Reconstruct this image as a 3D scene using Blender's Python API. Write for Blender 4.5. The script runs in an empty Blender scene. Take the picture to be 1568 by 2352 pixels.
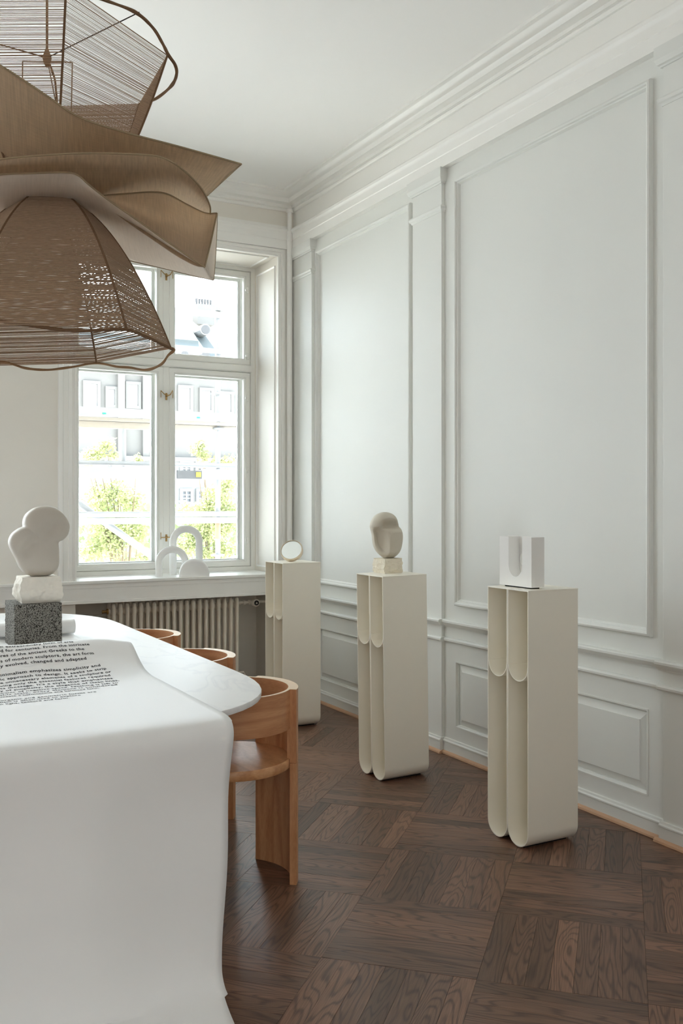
import bpy, bmesh, math, random
from mathutils import Vector, Matrix, noise

# ------------------------------------------------------------------ camera, world, light, exposure
S = bpy.context.scene
COL = S.collection
PI = math.pi
CAM_Z = 1.4
YAW = math.atan2(1179.0, 2176.0)          # camera looks this far to the right of the +Y axis
FPX = 2176.0                              # focal length in pixels of the 1568 x 2352 frame
HZ = 1157.0                               # pixel row of the horizon

cam_d = bpy.data.cameras.new('camera')
cam_d.sensor_fit = 'VERTICAL'
cam_d.sensor_width = 36.0
cam_d.sensor_height = 36.0
cam_d.lens = FPX / 2352.0 * 36.0
cam_d.shift_y = -(1176.0 - HZ) / 2352.0
cam_d.clip_end = 500
cam = bpy.data.objects.new('camera', cam_d)
cam.location = (0, 0, CAM_Z)
cam.rotation_euler = (PI / 2, 0, -YAW)
COL.objects.link(cam)
S.camera = cam

WORLD_STRENGTH = 12.6
SUN_STRENGTH = 58
EXPOSURE = 0.05
SIDE_WINDOW_W = 52     # daylight of the two windows left of the frame
REAR_FILL_W = 38      # added fill lamp behind the camera, lifts the faces turned from the windows
w = bpy.data.worlds.new('sky')
S.world = w
w.use_nodes = True
bg = w.node_tree.nodes['Background']
bg.inputs['Color'].default_value = (0.84, 0.93, 1.0, 1)
bg.inputs['Strength'].default_value = WORLD_STRENGTH

sun_d = bpy.data.lights.new('sun', 'SUN')
sun_d.energy = SUN_STRENGTH
sun_d.angle = math.radians(0.6)
sun_d.color = (1.0, 0.95, 0.87)
sun = bpy.data.objects.new('sun', sun_d)
sun.rotation_euler = Vector((0.62, -1.0, -2.6)).to_track_quat('-Z', 'Y').to_euler()
COL.objects.link(sun)

for nm, loc, rot, sx, sy, pw in (('daylight_side', (0.0, 6.80, 2.05), (-PI / 2, 0, 0), 1.15, 2.25, SIDE_WINDOW_W), ('daylight_side', (-2.38, 6.80, 2.05), (-PI / 2, 0, 0), 1.25, 2.25, SIDE_WINDOW_W),
                                 ('fill_rear', (-0.6, -2.5, 1.9), (PI / 2, 0, 0), 3.0, 2.4, REAR_FILL_W)):  # rear lamp is an added fill with no opening behind it
    ad = bpy.data.lights.new(nm, 'AREA')
    ad.shape = 'RECTANGLE'
    ad.size, ad.size_y, ad.energy = sx, sy, pw
    ad.color = (0.84, 0.935, 1.0) if nm == 'daylight_side' else (0.96, 0.98, 1.0)
    ao = bpy.data.objects.new(nm, ad)
    ao.location, ao.rotation_euler = loc, rot
    COL.objects.link(ao)

S.view_settings.view_transform = 'Standard'
S.view_settings.look = 'None'
S.view_settings.gamma = 1.0
S.view_settings.use_curve_mapping = False
S.view_settings.exposure = EXPOSURE
S.cycles.max_bounces = 14
S.cycles.diffuse_bounces = 9
S.cycles.transparent_max_bounces = 24
S.cycles.sample_clamp_indirect = 8.0
S.cycles.use_denoising = True
S.cycles.caustics_reflective = False
S.cycles.caustics_refractive = False

# ------------------------------------------------------------------ dimensions of the room
WX = 3.06            # right wall plane
BY = 6.40            # window wall plane
CEIL = 3.69
LX, RY = -3.7, -2.6  # far side walls, out of view
WIN_X0, WIN_X1 = 1.45, 2.93
WIN_Z0, WIN_Z1 = 0.885, 3.235
GY = 6.85            # window plane
BACKT = 7.02         # outer face of the window wall

_F = Vector((math.sin(YAW), math.cos(YAW), 0))
_R = Vector((math.cos(YAW), -math.sin(YAW), 0))
_U = Vector((0, 0, 1))
_C = Vector((0, 0, CAM_Z))


def P(u, v, d):
    """point of the room seen at pixel u, v of the photograph, d metres deep"""
    return _C + (_F + _R * ((u - 784.0) / FPX) + _U * ((HZ - v) / FPX)) * d


def PY(u, v, y):
    r = _F + _R * ((u - 784.0) / FPX) + _U * ((HZ - v) / FPX)
    return _C + r * (y / r.y)


# ------------------------------------------------------------------ materials
MATS = {}


def lin(c):
    return tuple((x / 12.92 if x <= 0.04045 else ((x + 0.055) / 1.055) ** 2.4) for x in (k / 255.0 for k in c))


def mat(name, rgb, rough=0.5, spec=0.5, metal=0.0, bump=0.0, bscale=200.0, var=0.0, vscale=3.0, stretch=None):
    m = bpy.data.materials.new(name)
    m.use_nodes = True
    nt = m.node_tree
    b = nt.nodes['Principled BSDF']
    col = lin(rgb) + (1,)
    b.inputs['Base Color'].default_value = col
    b.inputs['Roughness'].default_value = rough
    b.inputs['Specular IOR Level'].default_value = spec
    b.inputs['Metallic'].default_value = metal
    tc = nt.nodes.new('ShaderNodeTexCoord')
    src = tc.outputs['Object']
    if stretch:
        mp = nt.nodes.new('ShaderNodeMapping')
        mp.inputs['Scale'].default_value = stretch
        nt.links.new(src, mp.inputs['Vector'])
        src = mp.outputs['Vector']
    if var > 0:
        n = nt.nodes.new('ShaderNodeTexNoise')
        n.inputs['Scale'].default_value = vscale
        n.inputs['Detail'].default_value = 5
        nt.links.new(src, n.inputs['Vector'])
        mx = nt.nodes.new('ShaderNodeMix')
        mx.data_type = 'RGBA'
        mx.inputs['A'].default_value = tuple(c * (1 - var) for c in col[:3]) + (1,)
        mx.inputs['B'].default_value = tuple(min(1, c * (1 + var)) for c in col[:3]) + (1,)
        nt.links.new(n.outputs['Fac'], mx.inputs['Factor'])
        nt.links.new(mx.outputs['Result'], b.inputs['Base Color'])
    if bump > 0:
        n2 = nt.nodes.new('ShaderNodeTexNoise')
        n2.inputs['Scale'].default_value = bscale
        n2.inputs['Detail'].default_value = 3
        nt.links.new(src, n2.inputs['Vector'])
        bp = nt.nodes.new('ShaderNodeBump')
        bp.inputs['Strength'].default_value = bump
        bp.inputs['Distance'].default_value = 0.002
        nt.links.new(n2.outputs['Fac'], bp.inputs['Height'])
        nt.links.new(bp.outputs['Normal'], b.inputs['Normal'])
    MATS[name] = m
    return m


def ramp(nt, stops, fac):
    r = nt.nodes.new('ShaderNodeValToRGB')
    e = r.color_ramp.elements
    e[0].position, e[0].color = stops[0][0], stops[0][1]
    e[1].position, e[1].color = stops[-1][0], stops[-1][1]
    for p, c in stops[1:-1]:
        k = e.new(p)
        k.color = c
    nt.links.new(fac, r.inputs['Fac'])
    return r.outputs['Color']


def math_node(nt, op, a, b=None):
    n = nt.nodes.new('ShaderNodeMath')
    n.operation = op
    for i, x in enumerate((a, b)):
        if x is None:
            continue
        if isinstance(x, (int, float)):
            n.inputs[i].default_value = x
        else:
            nt.links.new(x, n.inputs[i])
    return n.outputs[0]


def wood(name, dark, mid, light, rough, rings, source='object', stretch=(1.0, 9.0, 9.0), tone=0.35, spec=0.5, bump=0.15, ring_amp=0.2, veins=0.0):
    """long-grained timber: contour lines of a stretched noise field, offset for each board"""
    m = bpy.data.materials.new(name)
    m.use_nodes = True
    nt = m.node_tree
    b = nt.nodes['Principled BSDF']
    if source == 'attribute':
        at = nt.nodes.new('ShaderNodeAttribute')
        at.attribute_name = 'board'
        vec = at.outputs['Vector']
        at2 = nt.nodes.new('ShaderNodeAttribute')
        at2.attribute_name = 'tone'
        rnd = at2.outputs['Fac']
    else:
        tc = nt.nodes.new('ShaderNodeTexCoord')
        oi = nt.nodes.new('ShaderNodeObjectInfo')
        rnd = oi.outputs['Random']
        cmb = nt.nodes.new('ShaderNodeCombineXYZ')
        nt.links.new(math_node(nt, 'MULTIPLY', rnd, 37.0), cmb.inputs[0])
        nt.links.new(math_node(nt, 'MULTIPLY', rnd, 71.0), cmb.inputs[1])
        nt.links.new(math_node(nt, 'MULTIPLY', rnd, 113.0), cmb.inputs[2])
        ad = nt.nodes.new('ShaderNodeVectorMath')
        ad.operation = 'ADD'
        nt.links.new(tc.outputs['Object'], ad.inputs[0])
        nt.links.new(cmb.outputs[0], ad.inputs[1])
        vec = ad.outputs[0]
    mp = nt.nodes.new('ShaderNodeMapping')
    mp.inputs['Scale'].default_value = stretch
    nt.links.new(vec, mp.inputs['Vector'])
    n = nt.nodes.new('ShaderNodeTexNoise')
    n.inputs['Scale'].default_value = 1.5
    n.inputs['Detail'].default_value = 1.5
    n.inputs['Roughness'].default_value = 0.35
    nt.links.new(mp.outputs[0], n.inputs['Vector'])
    ring = math_node(nt, 'SINE', math_node(nt, 'MULTIPLY', n.outputs['Fac'], rings))
    mp2 = nt.nodes.new('ShaderNodeMapping')
    mp2.inputs['Scale'].default_value = (stretch[0] * 6, stretch[1] * 26, stretch[2] * 26)
    nt.links.new(vec, mp2.inputs['Vector'])
    n2 = nt.nodes.new('ShaderNodeTexNoise')
    n2.inputs['Scale'].default_value = 1.6
    n2.inputs['Detail'].default_value = 4
    nt.links.new(mp2.outputs[0], n2.inputs['Vector'])
    f = math_node(nt, 'ADD', math_node(nt, 'MULTIPLY', ring, ring_amp), math_node(nt, 'ADD', math_node(nt, 'MULTIPLY', n2.outputs['Fac'], 0.9), 0.05))
    if veins:                                  # thin dark growth lines instead of soft waves
        ln = math_node(nt, 'POWER', math_node(nt, 'ADD', math_node(nt, 'MULTIPLY', ring, 0.5), 0.5), 4.0)
        f = math_node(nt, 'SUBTRACT', math_node(nt, 'ADD', math_node(nt, 'MULTIPLY', n2.outputs['Fac'], 0.8), 0.2), math_node(nt, 'MULTIPLY', ln, veins))
    c = ramp(nt, [(0.22, lin(dark) + (1,)), (0.52, lin(mid) + (1,)), (0.85, lin(light) + (1,))], f)
    hsv = nt.nodes.new('ShaderNodeHueSaturation')
    hsv.inputs['Saturation'].default_value = 1.0
    nt.links.new(math_node(nt, 'ADD', math_node(nt, 'MULTIPLY', rnd, tone), 1 - tone * 0.5), hsv.inputs['Value'])
    nt.links.new(c, hsv.inputs['Color'])
    nt.links.new(hsv.outputs[0], b.inputs['Base Color'])
    b.inputs['Roughness'].default_value = rough
    b.inputs['Specular IOR Level'].default_value = spec
    if bump:
        bp = nt.nodes.new('ShaderNodeBump')
        bp.inputs['Strength'].default_value = bump
        bp.inputs['Distance'].default_value = 0.001
        nt.links.new(f, bp.inputs['Height'])
        nt.links.new(bp.outputs[0], b.inputs['Normal'])
    MATS[name] = m
    return m


def linen(name, rgb, transl, streak=0.16):
    m = bpy.data.materials.new(name)
    m.use_nodes = True
    nt = m.node_tree
    b = nt.nodes['Principled BSDF']
    out = nt.nodes['Material Output']
    uv = nt.nodes.new('ShaderNodeTexCoord')
    fs = []
    for sc in ((170, 3.5, 1), (4, 120, 1)):
        mp = nt.nodes.new('ShaderNodeMapping')
        mp.inputs['Scale'].default_value = sc
        nt.links.new(uv.outputs['UV'], mp.inputs['Vector'])
        n = nt.nodes.new('ShaderNodeTexNoise')
        n.inputs['Scale'].default_value = 1.0
        n.inputs['Detail'].default_value = 3
        nt.links.new(mp.outputs[0], n.inputs['Vector'])
        fs.append(n.outputs['Fac'])
    f = math_node(nt, 'ADD', math_node(nt, 'MULTIPLY', fs[0], 0.65), math_node(nt, 'MULTIPLY', fs[1], 0.35))
    c0 = lin(rgb)
    c = ramp(nt, [(0.3, tuple(x * (1 - streak) for x in c0) + (1,)), (0.7, tuple(x * (1 + streak) for x in c0) + (1,))], f)
    nt.links.new(c, b.inputs['Base Color'])
    b.inputs['Roughness'].default_value = 0.95
    b.inputs['Specular IOR Level'].default_value = 0.1
    bp = nt.nodes.new('ShaderNodeBump')
    bp.inputs['Strength'].default_value = 0.2
    bp.inputs['Distance'].default_value = 0.001
    nt.links.new(f, bp.inputs['Height'])
    nt.links.new(bp.outputs[0], b.inputs['Normal'])
    tr = nt.nodes.new('ShaderNodeBsdfTranslucent')
    nt.links.new(c, tr.inputs['Color'])
    mx = nt.nodes.new('ShaderNodeMixShader')
    mx.inputs[0].default_value = transl
    nt.links.new(b.outputs[0], mx.inputs[1])
    nt.links.new(tr.outputs[0], mx.inputs[2])
    nt.links.new(mx.outputs[0], out.inputs['Surface'])
    MATS[name] = m
    return m


def glass(name):
    m = bpy.data.materials.new(name)
    m.use_nodes = True
    nt = m.node_tree
    nt.nodes.remove(nt.nodes['Principled BSDF'])
    out = nt.nodes['Material Output']
    t = nt.nodes.new('ShaderNodeBsdfTransparent')
    t.inputs[0].default_value = (0.97, 0.98, 0.98, 1)
    g = nt.nodes.new('ShaderNodeBsdfGlossy')
    g.inputs['Roughness'].default_value = 0.02
    fr = nt.nodes.new('ShaderNodeFresnel')
    fr.inputs[0].default_value = 1.3
    mx = nt.nodes.new('ShaderNodeMixShader')
    nt.links.new(fr.outputs[0], mx.inputs[0])
    nt.links.new(t.outputs[0], mx.inputs[1])
    nt.links.new(g.outputs[0], mx.inputs[2])
    nt.links.new(mx.outputs[0], out.inputs['Surface'])
    MATS[name] = m
    return m


mat('wall_paint', (227, 228, 224), 0.50, 0.22, bump=0.05, bscale=35, var=0.012, vscale=2)
mat('back_wall_paint', (233, 229, 221), 0.6, 0.4, bump=0.04, bscale=40, var=0.012, vscale=2)
mat('ceiling_paint', (247, 246, 244), 0.8, 0.2, bump=0.03, bscale=60)
mat('trim_paint', (241, 240, 236), 0.4, 0.5, bump=0.05, bscale=50, var=0.015, vscale=5)
mat('window_paint', (240, 240, 236), 0.35, 0.5)
mat('radiator_paint', (232, 224, 211), 0.4, 0.5, var=0.03, vscale=9)
mat('niche_paint', (228, 224, 215), 0.5, 0.4, var=0.02)
mat('cream_lacquer', (242, 237, 224), 0.42, 0.45, bump=0.03, bscale=900)
mat('white_plaster', (240, 239, 236), 0.75, 0.25, bump=0.03, bscale=300)
mat('white_ceramic', (240, 240, 239), 0.6, 0.3, bump=0.05, bscale=400)
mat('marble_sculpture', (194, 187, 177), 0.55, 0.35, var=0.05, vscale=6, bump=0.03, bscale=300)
mat('taupe_stone', (206, 199, 184), 0.7, 0.3, bump=0.05, bscale=500, var=0.02, vscale=30)
mat('rough_travertine', (230, 222, 204), 0.85, 0.2, bump=0.5, bscale=120, var=0.09, vscale=45)
mat('rough_limestone', (232, 227, 217), 0.85, 0.2, bump=0.35, bscale=90, var=0.05, vscale=25)
mat('paper', (243, 243, 243), 0.55, 0.35, bump=0.02, bscale=20)
mat('print_ink', (34, 34, 36), 0.7, 0.2)
mat('brass', (178, 146, 96), 0.3, 0.5, metal=1.0)
mat('dark_metal', (52, 48, 44), 0.5, 0.4, metal=0.4)
mat('black_rubber', (24, 23, 22), 0.7, 0.3)
mat('mirror_glass', (236, 240, 238), 0.03, 0.5, metal=1.0)
mat('mirror_frame', (214, 200, 178), 0.5, 0.4)
mat('jute', (158, 128, 98), 0.95, 0.1, bump=0.5, bscale=500, var=0.15, vscale=120)
mat('jute_dark', (124, 98, 76), 0.95, 0.1, bump=0.5, bscale=500, var=0.2, vscale=120)
mat('piping', (158, 140, 114), 0.95, 0.1)
mat('thread', (172, 148, 126), 0.95, 0.1, var=0.22, vscale=60, stretch=(1, 1, 4))
mat('floor_gap', (38, 26, 20), 0.8, 0.2)
mat('skirting_wood', (198, 160, 130), 0.6, 0.3, var=0.1, vscale=20)
mat('facade_stone', (88, 87, 86), 0.9, 0.1, var=0.10, vscale=0.5)
mat('facade_dark', (70, 70, 72), 0.9, 0.1, var=0.08, vscale=1)
mat('facade_white', (98, 99, 100), 0.8, 0.2)
mat('window_dark', (50, 54, 60), 0.3, 0.5)
mat('window_pale', (122, 126, 130), 0.3, 0.5)
mat('roof_copper', (62, 68, 70), 0.7, 0.3, var=0.04, vscale=0.7)
mat('scaffold_steel', (112, 114, 117), 0.5, 0.4, var=0.06, vscale=8)
mat('scaffold_board', (130, 123, 114), 0.8, 0.2, var=0.08, vscale=6, stretch=(1, 8, 8))
mat('scaffold_grey', (74, 74, 76), 0.8, 0.2, var=0.15, vscale=10)
mat('tag_yellow', (228, 200, 50), 0.7, 0.2)
mat('tag_green', (40, 150, 110), 0.7, 0.2)
mat('tag_red', (214, 104, 84), 0.7, 0.2)
mat('street', (208, 206, 200), 0.9, 0.1, var=0.08, vscale=0.3)
mat('bark', (96, 84, 70), 0.9, 0.1)
wood('floor_oak', (74, 50, 38), (106, 77, 60), (132, 100, 80), 0.34, 105.0, stretch=(1.2, 8.5, 8.5), tone=0.75, bump=0.1, veins=0.34)
wood('floor_oak_joined', (74, 50, 38), (106, 77, 60), (132, 100, 80), 0.34, 105.0, source='attribute', stretch=(1.2, 8.5, 8.5), tone=0.75, bump=0.1, veins=0.34)
wood('chair_oak', (184, 128, 86), (200, 146, 102), (212, 160, 116), 0.42, 26.0, stretch=(9, 9, 1.0), tone=0.12, bump=0.05)
wood('seat_oak', (190, 136, 92), (206, 154, 108), (218, 168, 124), 0.36, 26.0, stretch=(9, 1.0, 9), tone=0.08, bump=0.05)
wood('chair_oak_band', (182, 126, 86), (198, 144, 102), (210, 158, 116), 0.42, 22.0, stretch=(1.5, 1.5, 12.0), tone=0.08, bump=0.05)
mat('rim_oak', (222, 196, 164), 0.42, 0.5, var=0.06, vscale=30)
linen('linen_brown', (211, 193, 170), 0.48)
linen('linen_sand', (219, 203, 181), 0.46)
linen('linen_bounce_lit', (240, 232, 222), 0.34, streak=0.06)  # lighter linen: bounce from the white tabletop painted into the colour
glass('pane_glass')

# white marble with a few faint veins
mm = mat('marble_top', (240, 240, 240), 0.42, 0.35)
nt = mm.node_tree
tc = nt.nodes.new('ShaderNodeTexCoord')
mp = nt.nodes.new('ShaderNodeMapping')
mp.inputs['Scale'].default_value = (1.6, 0.7, 1)
mp.inputs['Rotation'].default_value = (0, 0, 0.5)
nt.links.new(tc.outputs['Object'], mp.inputs['Vector'])
nn = nt.nodes.new('ShaderNodeTexNoise')
nn.inputs['Scale'].default_value = 3.0
nn.inputs['Detail'].default_value = 8
nn.inputs['Distortion'].default_value = 0.6
nt.links.new(mp.outputs[0], nn.inputs['Vector'])
cc = ramp(nt, [(0.0, (0.88, 0.88, 0.88, 1)), (0.47, (0.87, 0.87, 0.875, 1)), (0.5, (0.81, 0.815, 0.83, 1)), (0.53, (0.87, 0.87, 0.87, 1)), (1.0, (0.86, 0.86, 0.86, 1))], nn.outputs['Fac'])
nt.links.new(cc, nt.nodes['Principled BSDF'].inputs['Base Color'])

# speckled aerated stone of the big cube
mm = mat('aerated_stone', (120, 120, 118), 0.95, 0.15)
nt = mm.node_tree
tc = nt.nodes.new('ShaderNodeTexCoord')
vo = nt.nodes.new('ShaderNodeTexVoronoi')
vo.inputs['Scale'].default_value = 230
nt.links.new(tc.outputs['Object'], vo.inputs['Vector'])
n3 = nt.nodes.new('ShaderNodeTexNoise')
n3.inputs['Scale'].default_value = 260
nt.links.new(tc.outputs['Object'], n3.inputs['Vector'])
ff = math_node(nt, 'ADD', math_node(nt, 'MULTIPLY', vo.outputs['Distance'], 0.75), math_node(nt, 'MULTIPLY', n3.outputs['Fac'], 0.5))
cc = ramp(nt, [(0.36, lin((166, 163, 156)) + (1,)), (0.58, lin((132, 129, 122)) + (1,)), (0.84, lin((48, 46, 43)) + (1,))], ff)
nt.links.new(cc, nt.nodes['Principled BSDF'].inputs['Base Color'])
bp = nt.nodes.new('ShaderNodeBump')
bp.invert = True
bp.inputs['Strength'].default_value = 0.9
bp.inputs['Distance'].default_value = 0.004
nt.links.new(ff, bp.inputs['Height'])
nt.links.new(bp.outputs[0], nt.nodes['Principled BSDF'].inputs['Normal'])

# leaves: two-sided, light shines through them
mm = mat('leaf', (120, 142, 52), 0.6, 0.3)
nt = mm.node_tree
oi = nt.nodes.new('ShaderNodeTexCoord')
n3 = nt.nodes.new('ShaderNodeTexNoise')
n3.inputs['Scale'].default_value = 1.3
nt.links.new(oi.outputs['Object'], n3.inputs['Vector'])
cc = ramp(nt, [(0.35, lin((112, 118, 78)) + (1,)), (0.65, lin((146, 150, 104)) + (1,))], n3.outputs['Fac'])
nt.links.new(cc, nt.nodes['Principled BSDF'].inputs['Base Color'])
tr = nt.nodes.new('ShaderNodeBsdfTranslucent')
nt.links.new(cc, tr.inputs['Color'])
mx = nt.nodes.new('ShaderNodeMixShader')
mx.inputs[0].default_value = 0.4
nt.links.new(nt.nodes['Principled BSDF'].outputs[0], mx.inputs[1])
nt.links.new(tr.outputs[0], mx.inputs[2])
nt.links.new(mx.outputs[0], nt.nodes['Material Output'].inputs['Surface'])


# ------------------------------------------------------------------ mesh helpers
class MB:
    def __init__(self):
        self.v, self.f, self.uv = [], [], {}

    def add(self, vs, fs):
        o = len(self.v)
        self.v += [tuple(x) for x in vs]
        self.f += [tuple(i + o for i in f) for f in fs]
        return o

    def box(self, x0, x1, y0, y1, z0, z1, M=None):
        vs = [Vector((x, y, z)) for x in (x0, x1) for y in (y0, y1) for z in (z0, z1)]
        if M is not None:
            vs = [M @ p for p in vs]
        self.add(vs, [(0, 1, 3, 2), (4, 6, 7, 5), (0, 4, 5, 1), (2, 3, 7, 6), (0, 2, 6, 4), (1, 5, 7, 3)])
        return self

    def prism(self, poly, fn, a0, a1, caps=True):
        """extrude the closed 2-D polygon between a0 and a1; fn(p, a) -> xyz"""
        n = len(poly)
        vs = [fn(p, a0) for p in poly] + [fn(p, a1) for p in poly]
        fs = [(i, (i + 1) % n, (i + 1) % n + n, i + n) for i in range(n)]
        if caps:
            fs += [tuple(range(n - 1, -1, -1)), tuple(range(n, 2 * n))]
        self.add(vs, fs)
        return self

    def sweep(self, rows, close=False, cap=False):
        """loft through equal-length rows of points"""
        n = len(rows[0])
        vs = [p for r in rows for p in r]
        fs = []
        for i in range(len(rows) - 1):
            for j in range(n - (0 if close else 1)):
                k = (j + 1) % n
                fs.append((i * n + j, i * n + k, (i + 1) * n + k, (i + 1) * n + j))
        if cap:
            fs.append(tuple(range(n - 1, -1, -1)))
            fs.append(tuple(range((len(rows) - 1) * n, len(rows) * n)))
        self.add(vs, fs)
        return self

    def tube(self, pts, r, seg=8, cap=True, closed=False):
        pts = [Vector(p) for p in pts]
        n = len(pts)
        rr = r if isinstance(r, (list, tuple)) else [r] * n
        t0 = (pts[1] - pts[0]).normalized()
        up = Vector((0, 0, 1)) if abs(t0.z) < 0.9 else Vector((1, 0, 0))
        nrm = (up - t0 * up.dot(t0)).normalized()
        rows = []
        for i in range(n):
            a = pts[(i - 1) % n] if (i > 0 or closed) else pts[i]
            b = pts[(i + 1) % n] if (i < n - 1 or closed) else pts[i]
            t = (b - a).normalized()
            nrm = nrm - t * nrm.dot(t)
            nrm = nrm.normalized() if nrm.length > 1e-6 else Vector((1, 0, 0))
            bn = t.cross(nrm)
            rows.append([pts[i] + (nrm * math.cos(2 * PI * k / seg) + bn * math.sin(2 * PI * k / seg)) * rr[i] for k in range(seg)])
        if closed:
            rows.append(rows[0])
        self.sweep(rows, close=True, cap=cap and not closed)
        return self

    def lathe(self, prof, c, seg=24, axis='Z', M=None, cap=True):
        """prof: (radius, height) along the axis from point c"""
        c = Vector(c)
        rows = []
        for r, h in prof:
            row = []
            for k in range(seg):
                a = 2 * PI * k / seg
                q = {'Z': Vector((r * math.cos(a), r * math.sin(a), h)), 'X': Vector((h, r * math.cos(a), r * math.sin(a))),
                     'Y': Vector((r * math.sin(a), h, r * math.cos(a)))}[axis]
                row.append(c + (M @ q if M is not None else q))
            rows.append(row)
        self.sweep(rows, close=True, cap=cap)
        return self

    def frame(self, fn, a0, a1, b0, b1, prof):
        """mitred moulding round a rectangle; prof: (inset, height); fn(a, b, h) -> xyz"""
        rows = []
        for wi, h in prof:
            rows.append([fn(a0 + wi, b0 + wi, h), fn(a1 - wi, b0 + wi, h), fn(a1 - wi, b1 - wi, h), fn(a0 + wi, b1 - wi, h)])
        self.sweep(rows, close=True)
        return self


def shade(me, angle=35):
    for p in me.polygons:
        p.use_smooth = True
    me.set_sharp_from_angle(angle=math.radians(angle))


def fix_normals(me):
    bm = bmesh.new()
    bm.from_mesh(me)
    bmesh.ops.recalc_face_normals(bm, faces=bm.faces)
    bm.to_mesh(me)
    bm.free()


def mesh(name, mb, material, smooth=None, off=None, recalc=True):
    me = bpy.data.meshes.new(name)
    vs = mb.v if off is None else [(x - off[0], y - off[1], z - off[2]) for x, y, z in mb.v]
    me.from_pydata([tuple(p) for p in vs], [], mb.f)
    me.update()
    if recalc:
        fix_normals(me)
    if smooth:
        shade(me, smooth)
    me.materials.append(MATS[material])
    return me


def obj(name, mb, material, parent=None, smooth=None, off=None, recalc=True, label=None, kind=None, bevel=0.0):
    me = mb if isinstance(mb, bpy.types.Mesh) else mesh(name, mb, material, smooth, off, recalc)
    o = bpy.data.objects.new(name, me)
    COL.objects.link(o)
    if parent is not None:
        o.parent = parent
    if label:
        o['label'] = label
    if kind:
        o['kind'] = kind
    if bevel:
        bv = o.modifiers.new('bevel', 'BEVEL')
        bv.width = bevel
        bv.segments = 2
        bv.limit_method = 'ANGLE'
        bv.angle_limit = math.radians(40)
    return o


def tag(o, label, cat, group=None):
    o['label'] = label
    o['category'] = cat
    if group:
        o['group'] = group
    return o


def thing(name, label, cat, loc=(0, 0, 0), rotz=0.0, group=None):
    o = bpy.data.objects.new(name, None)
    o.empty_display_size = 0.1
    o.location = loc
    o.rotation_euler = (0, 0, rotz)
    COL.objects.link(o)
    return tag(o, label, cat, group)


def copy_tree(o, parent=None):
    c = o.copy()
    COL.objects.link(c)
    c.parent = parent
    for ch in list(o.children):
        copy_tree(ch, c)
    return c


def struct(name, mb, material, smooth=None, label=None):
    o = obj(name, mb, material, None, smooth)
    o['kind'] = 'structure'
    if label:
        o['label'] = label
    return o


def catmull(pts, n):
    """n points spread evenly by parameter along a Catmull-Rom curve"""
    pts = [Vector(p) for p in pts]
    m = len(pts) - 1
    out = []
    for i in range(n):
        t = i / (n - 1) * m
        k = min(int(t), m - 1)
        f = t - k
        p1, p2 = pts[k], pts[k + 1]
        p0 = pts[k - 1] if k > 0 else p1 * 2 - p2
        p3 = pts[k + 2] if k + 2 <= m else p2 * 2 - p1
        out.append(0.5 * ((2 * p1) + (p2 - p0) * f + (2 * p0 - 5 * p1 + 4 * p2 - p3) * f * f + (3 * p1 - p0 - 3 * p2 + p3) * f ** 3))
    return out


# ------------------------------------------------------------------ room shell
fX = lambda p, a: (p[0], a, p[1])          # profile in X-Z, extruded along Y
fY = lambda p, a: (a, p[0], p[1])          # profile in Y-Z, extruded along X

# ceiling and plain walls out of view
struct('ceiling', MB().box(LX - 0.3, WX + 0.4, RY - 0.3, BACKT + 0.2, CEIL, CEIL + 0.25), 'ceiling_paint', label='smooth white plaster ceiling')
struct('wall_left', MB().box(LX - 0.3, LX, RY, BY, -0.2, CEIL), 'back_wall_paint')
struct('wall_rear', MB().box(LX - 0.3, WX + 0.4, RY - 0.3, RY, -0.2, CEIL), 'back_wall_paint')

# ---- right wall, panelled
GROUND = WX + 0.018
wall_right = struct('wall_right', MB().box(GROUND, WX + 0.4, RY, BACKT, -0.2, CEIL), 'wall_paint', label='pale grey panelled wall')
PANELS = [(4.76, 6.00), (2.888, 4.308)]
LOW = [(4.80, 5.985), (2.915, 4.318)]
LZ0, LZ1 = 0.160, 0.526
# boarding in front of the wall core, open where the lower panels are sunk
bd = MB()
bd.box(WX, GROUND + 0.01, RY, BY + 0.02, LZ1, CEIL)
bd.box(WX, GROUND + 0.01, RY, BY + 0.02, 0.0, LZ0)
ys = [RY] + [y for a, b in sorted(LOW) for y in (a, b)] + [BY + 0.02]
for i in range(0, len(ys), 2):
    bd.box(WX, GROUND + 0.01, ys[i], ys[i + 1], LZ0, LZ1)
obj('boarding', bd, 'wall_paint', wall_right)
obj('frieze', MB().box(WX - 0.002, WX + 0.005, RY, BY, 3.455, 3.60), 'trim_paint', wall_right)
fr = lambda a, b, h: (WX - h, a, b)
for y0, y1 in PANELS:
    obj('panel_moulding', MB().frame(fr, y0, y1, 0.838, 3.192, [(0, 0), (0, 0.016), (0.004, 0.022), (0.012, 0.025), (0.018, 0.022), (0.022, 0.014), (0.028, 0.013), (0.034, 0.004), (0.036, 0.0)]), 'wall_paint', wall_right, smooth=30)
for y0, y1 in LOW:
    m = MB()
    m.frame(lambda a, b, h: (GROUND - h, a, b), y0, y1, LZ0, LZ1, [(-0.001, 0.018), (-0.001, 0.022), (0.006, 0.022), (0.010, 0.012), (0.014, 0.010), (0.016, 0.0)])
    obj('sunk_moulding', m, 'wall_paint', wall_right, smooth=30)
    m = MB()
    m.frame(lambda a, b, h: (GROUND - h, a, b), y0, y1, LZ0, LZ1, [(0.016, -0.001), (0.018, 0.002), (0.052, 0.012), (0.052, 0.017), (0.2 * (LZ1 - LZ0), 0.017)])
    n = len(m.v)
    m.f.append((n - 4, n - 3, n - 2, n - 1))
    obj('raised_panel', m, 'wall_paint', wall_right)
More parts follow.
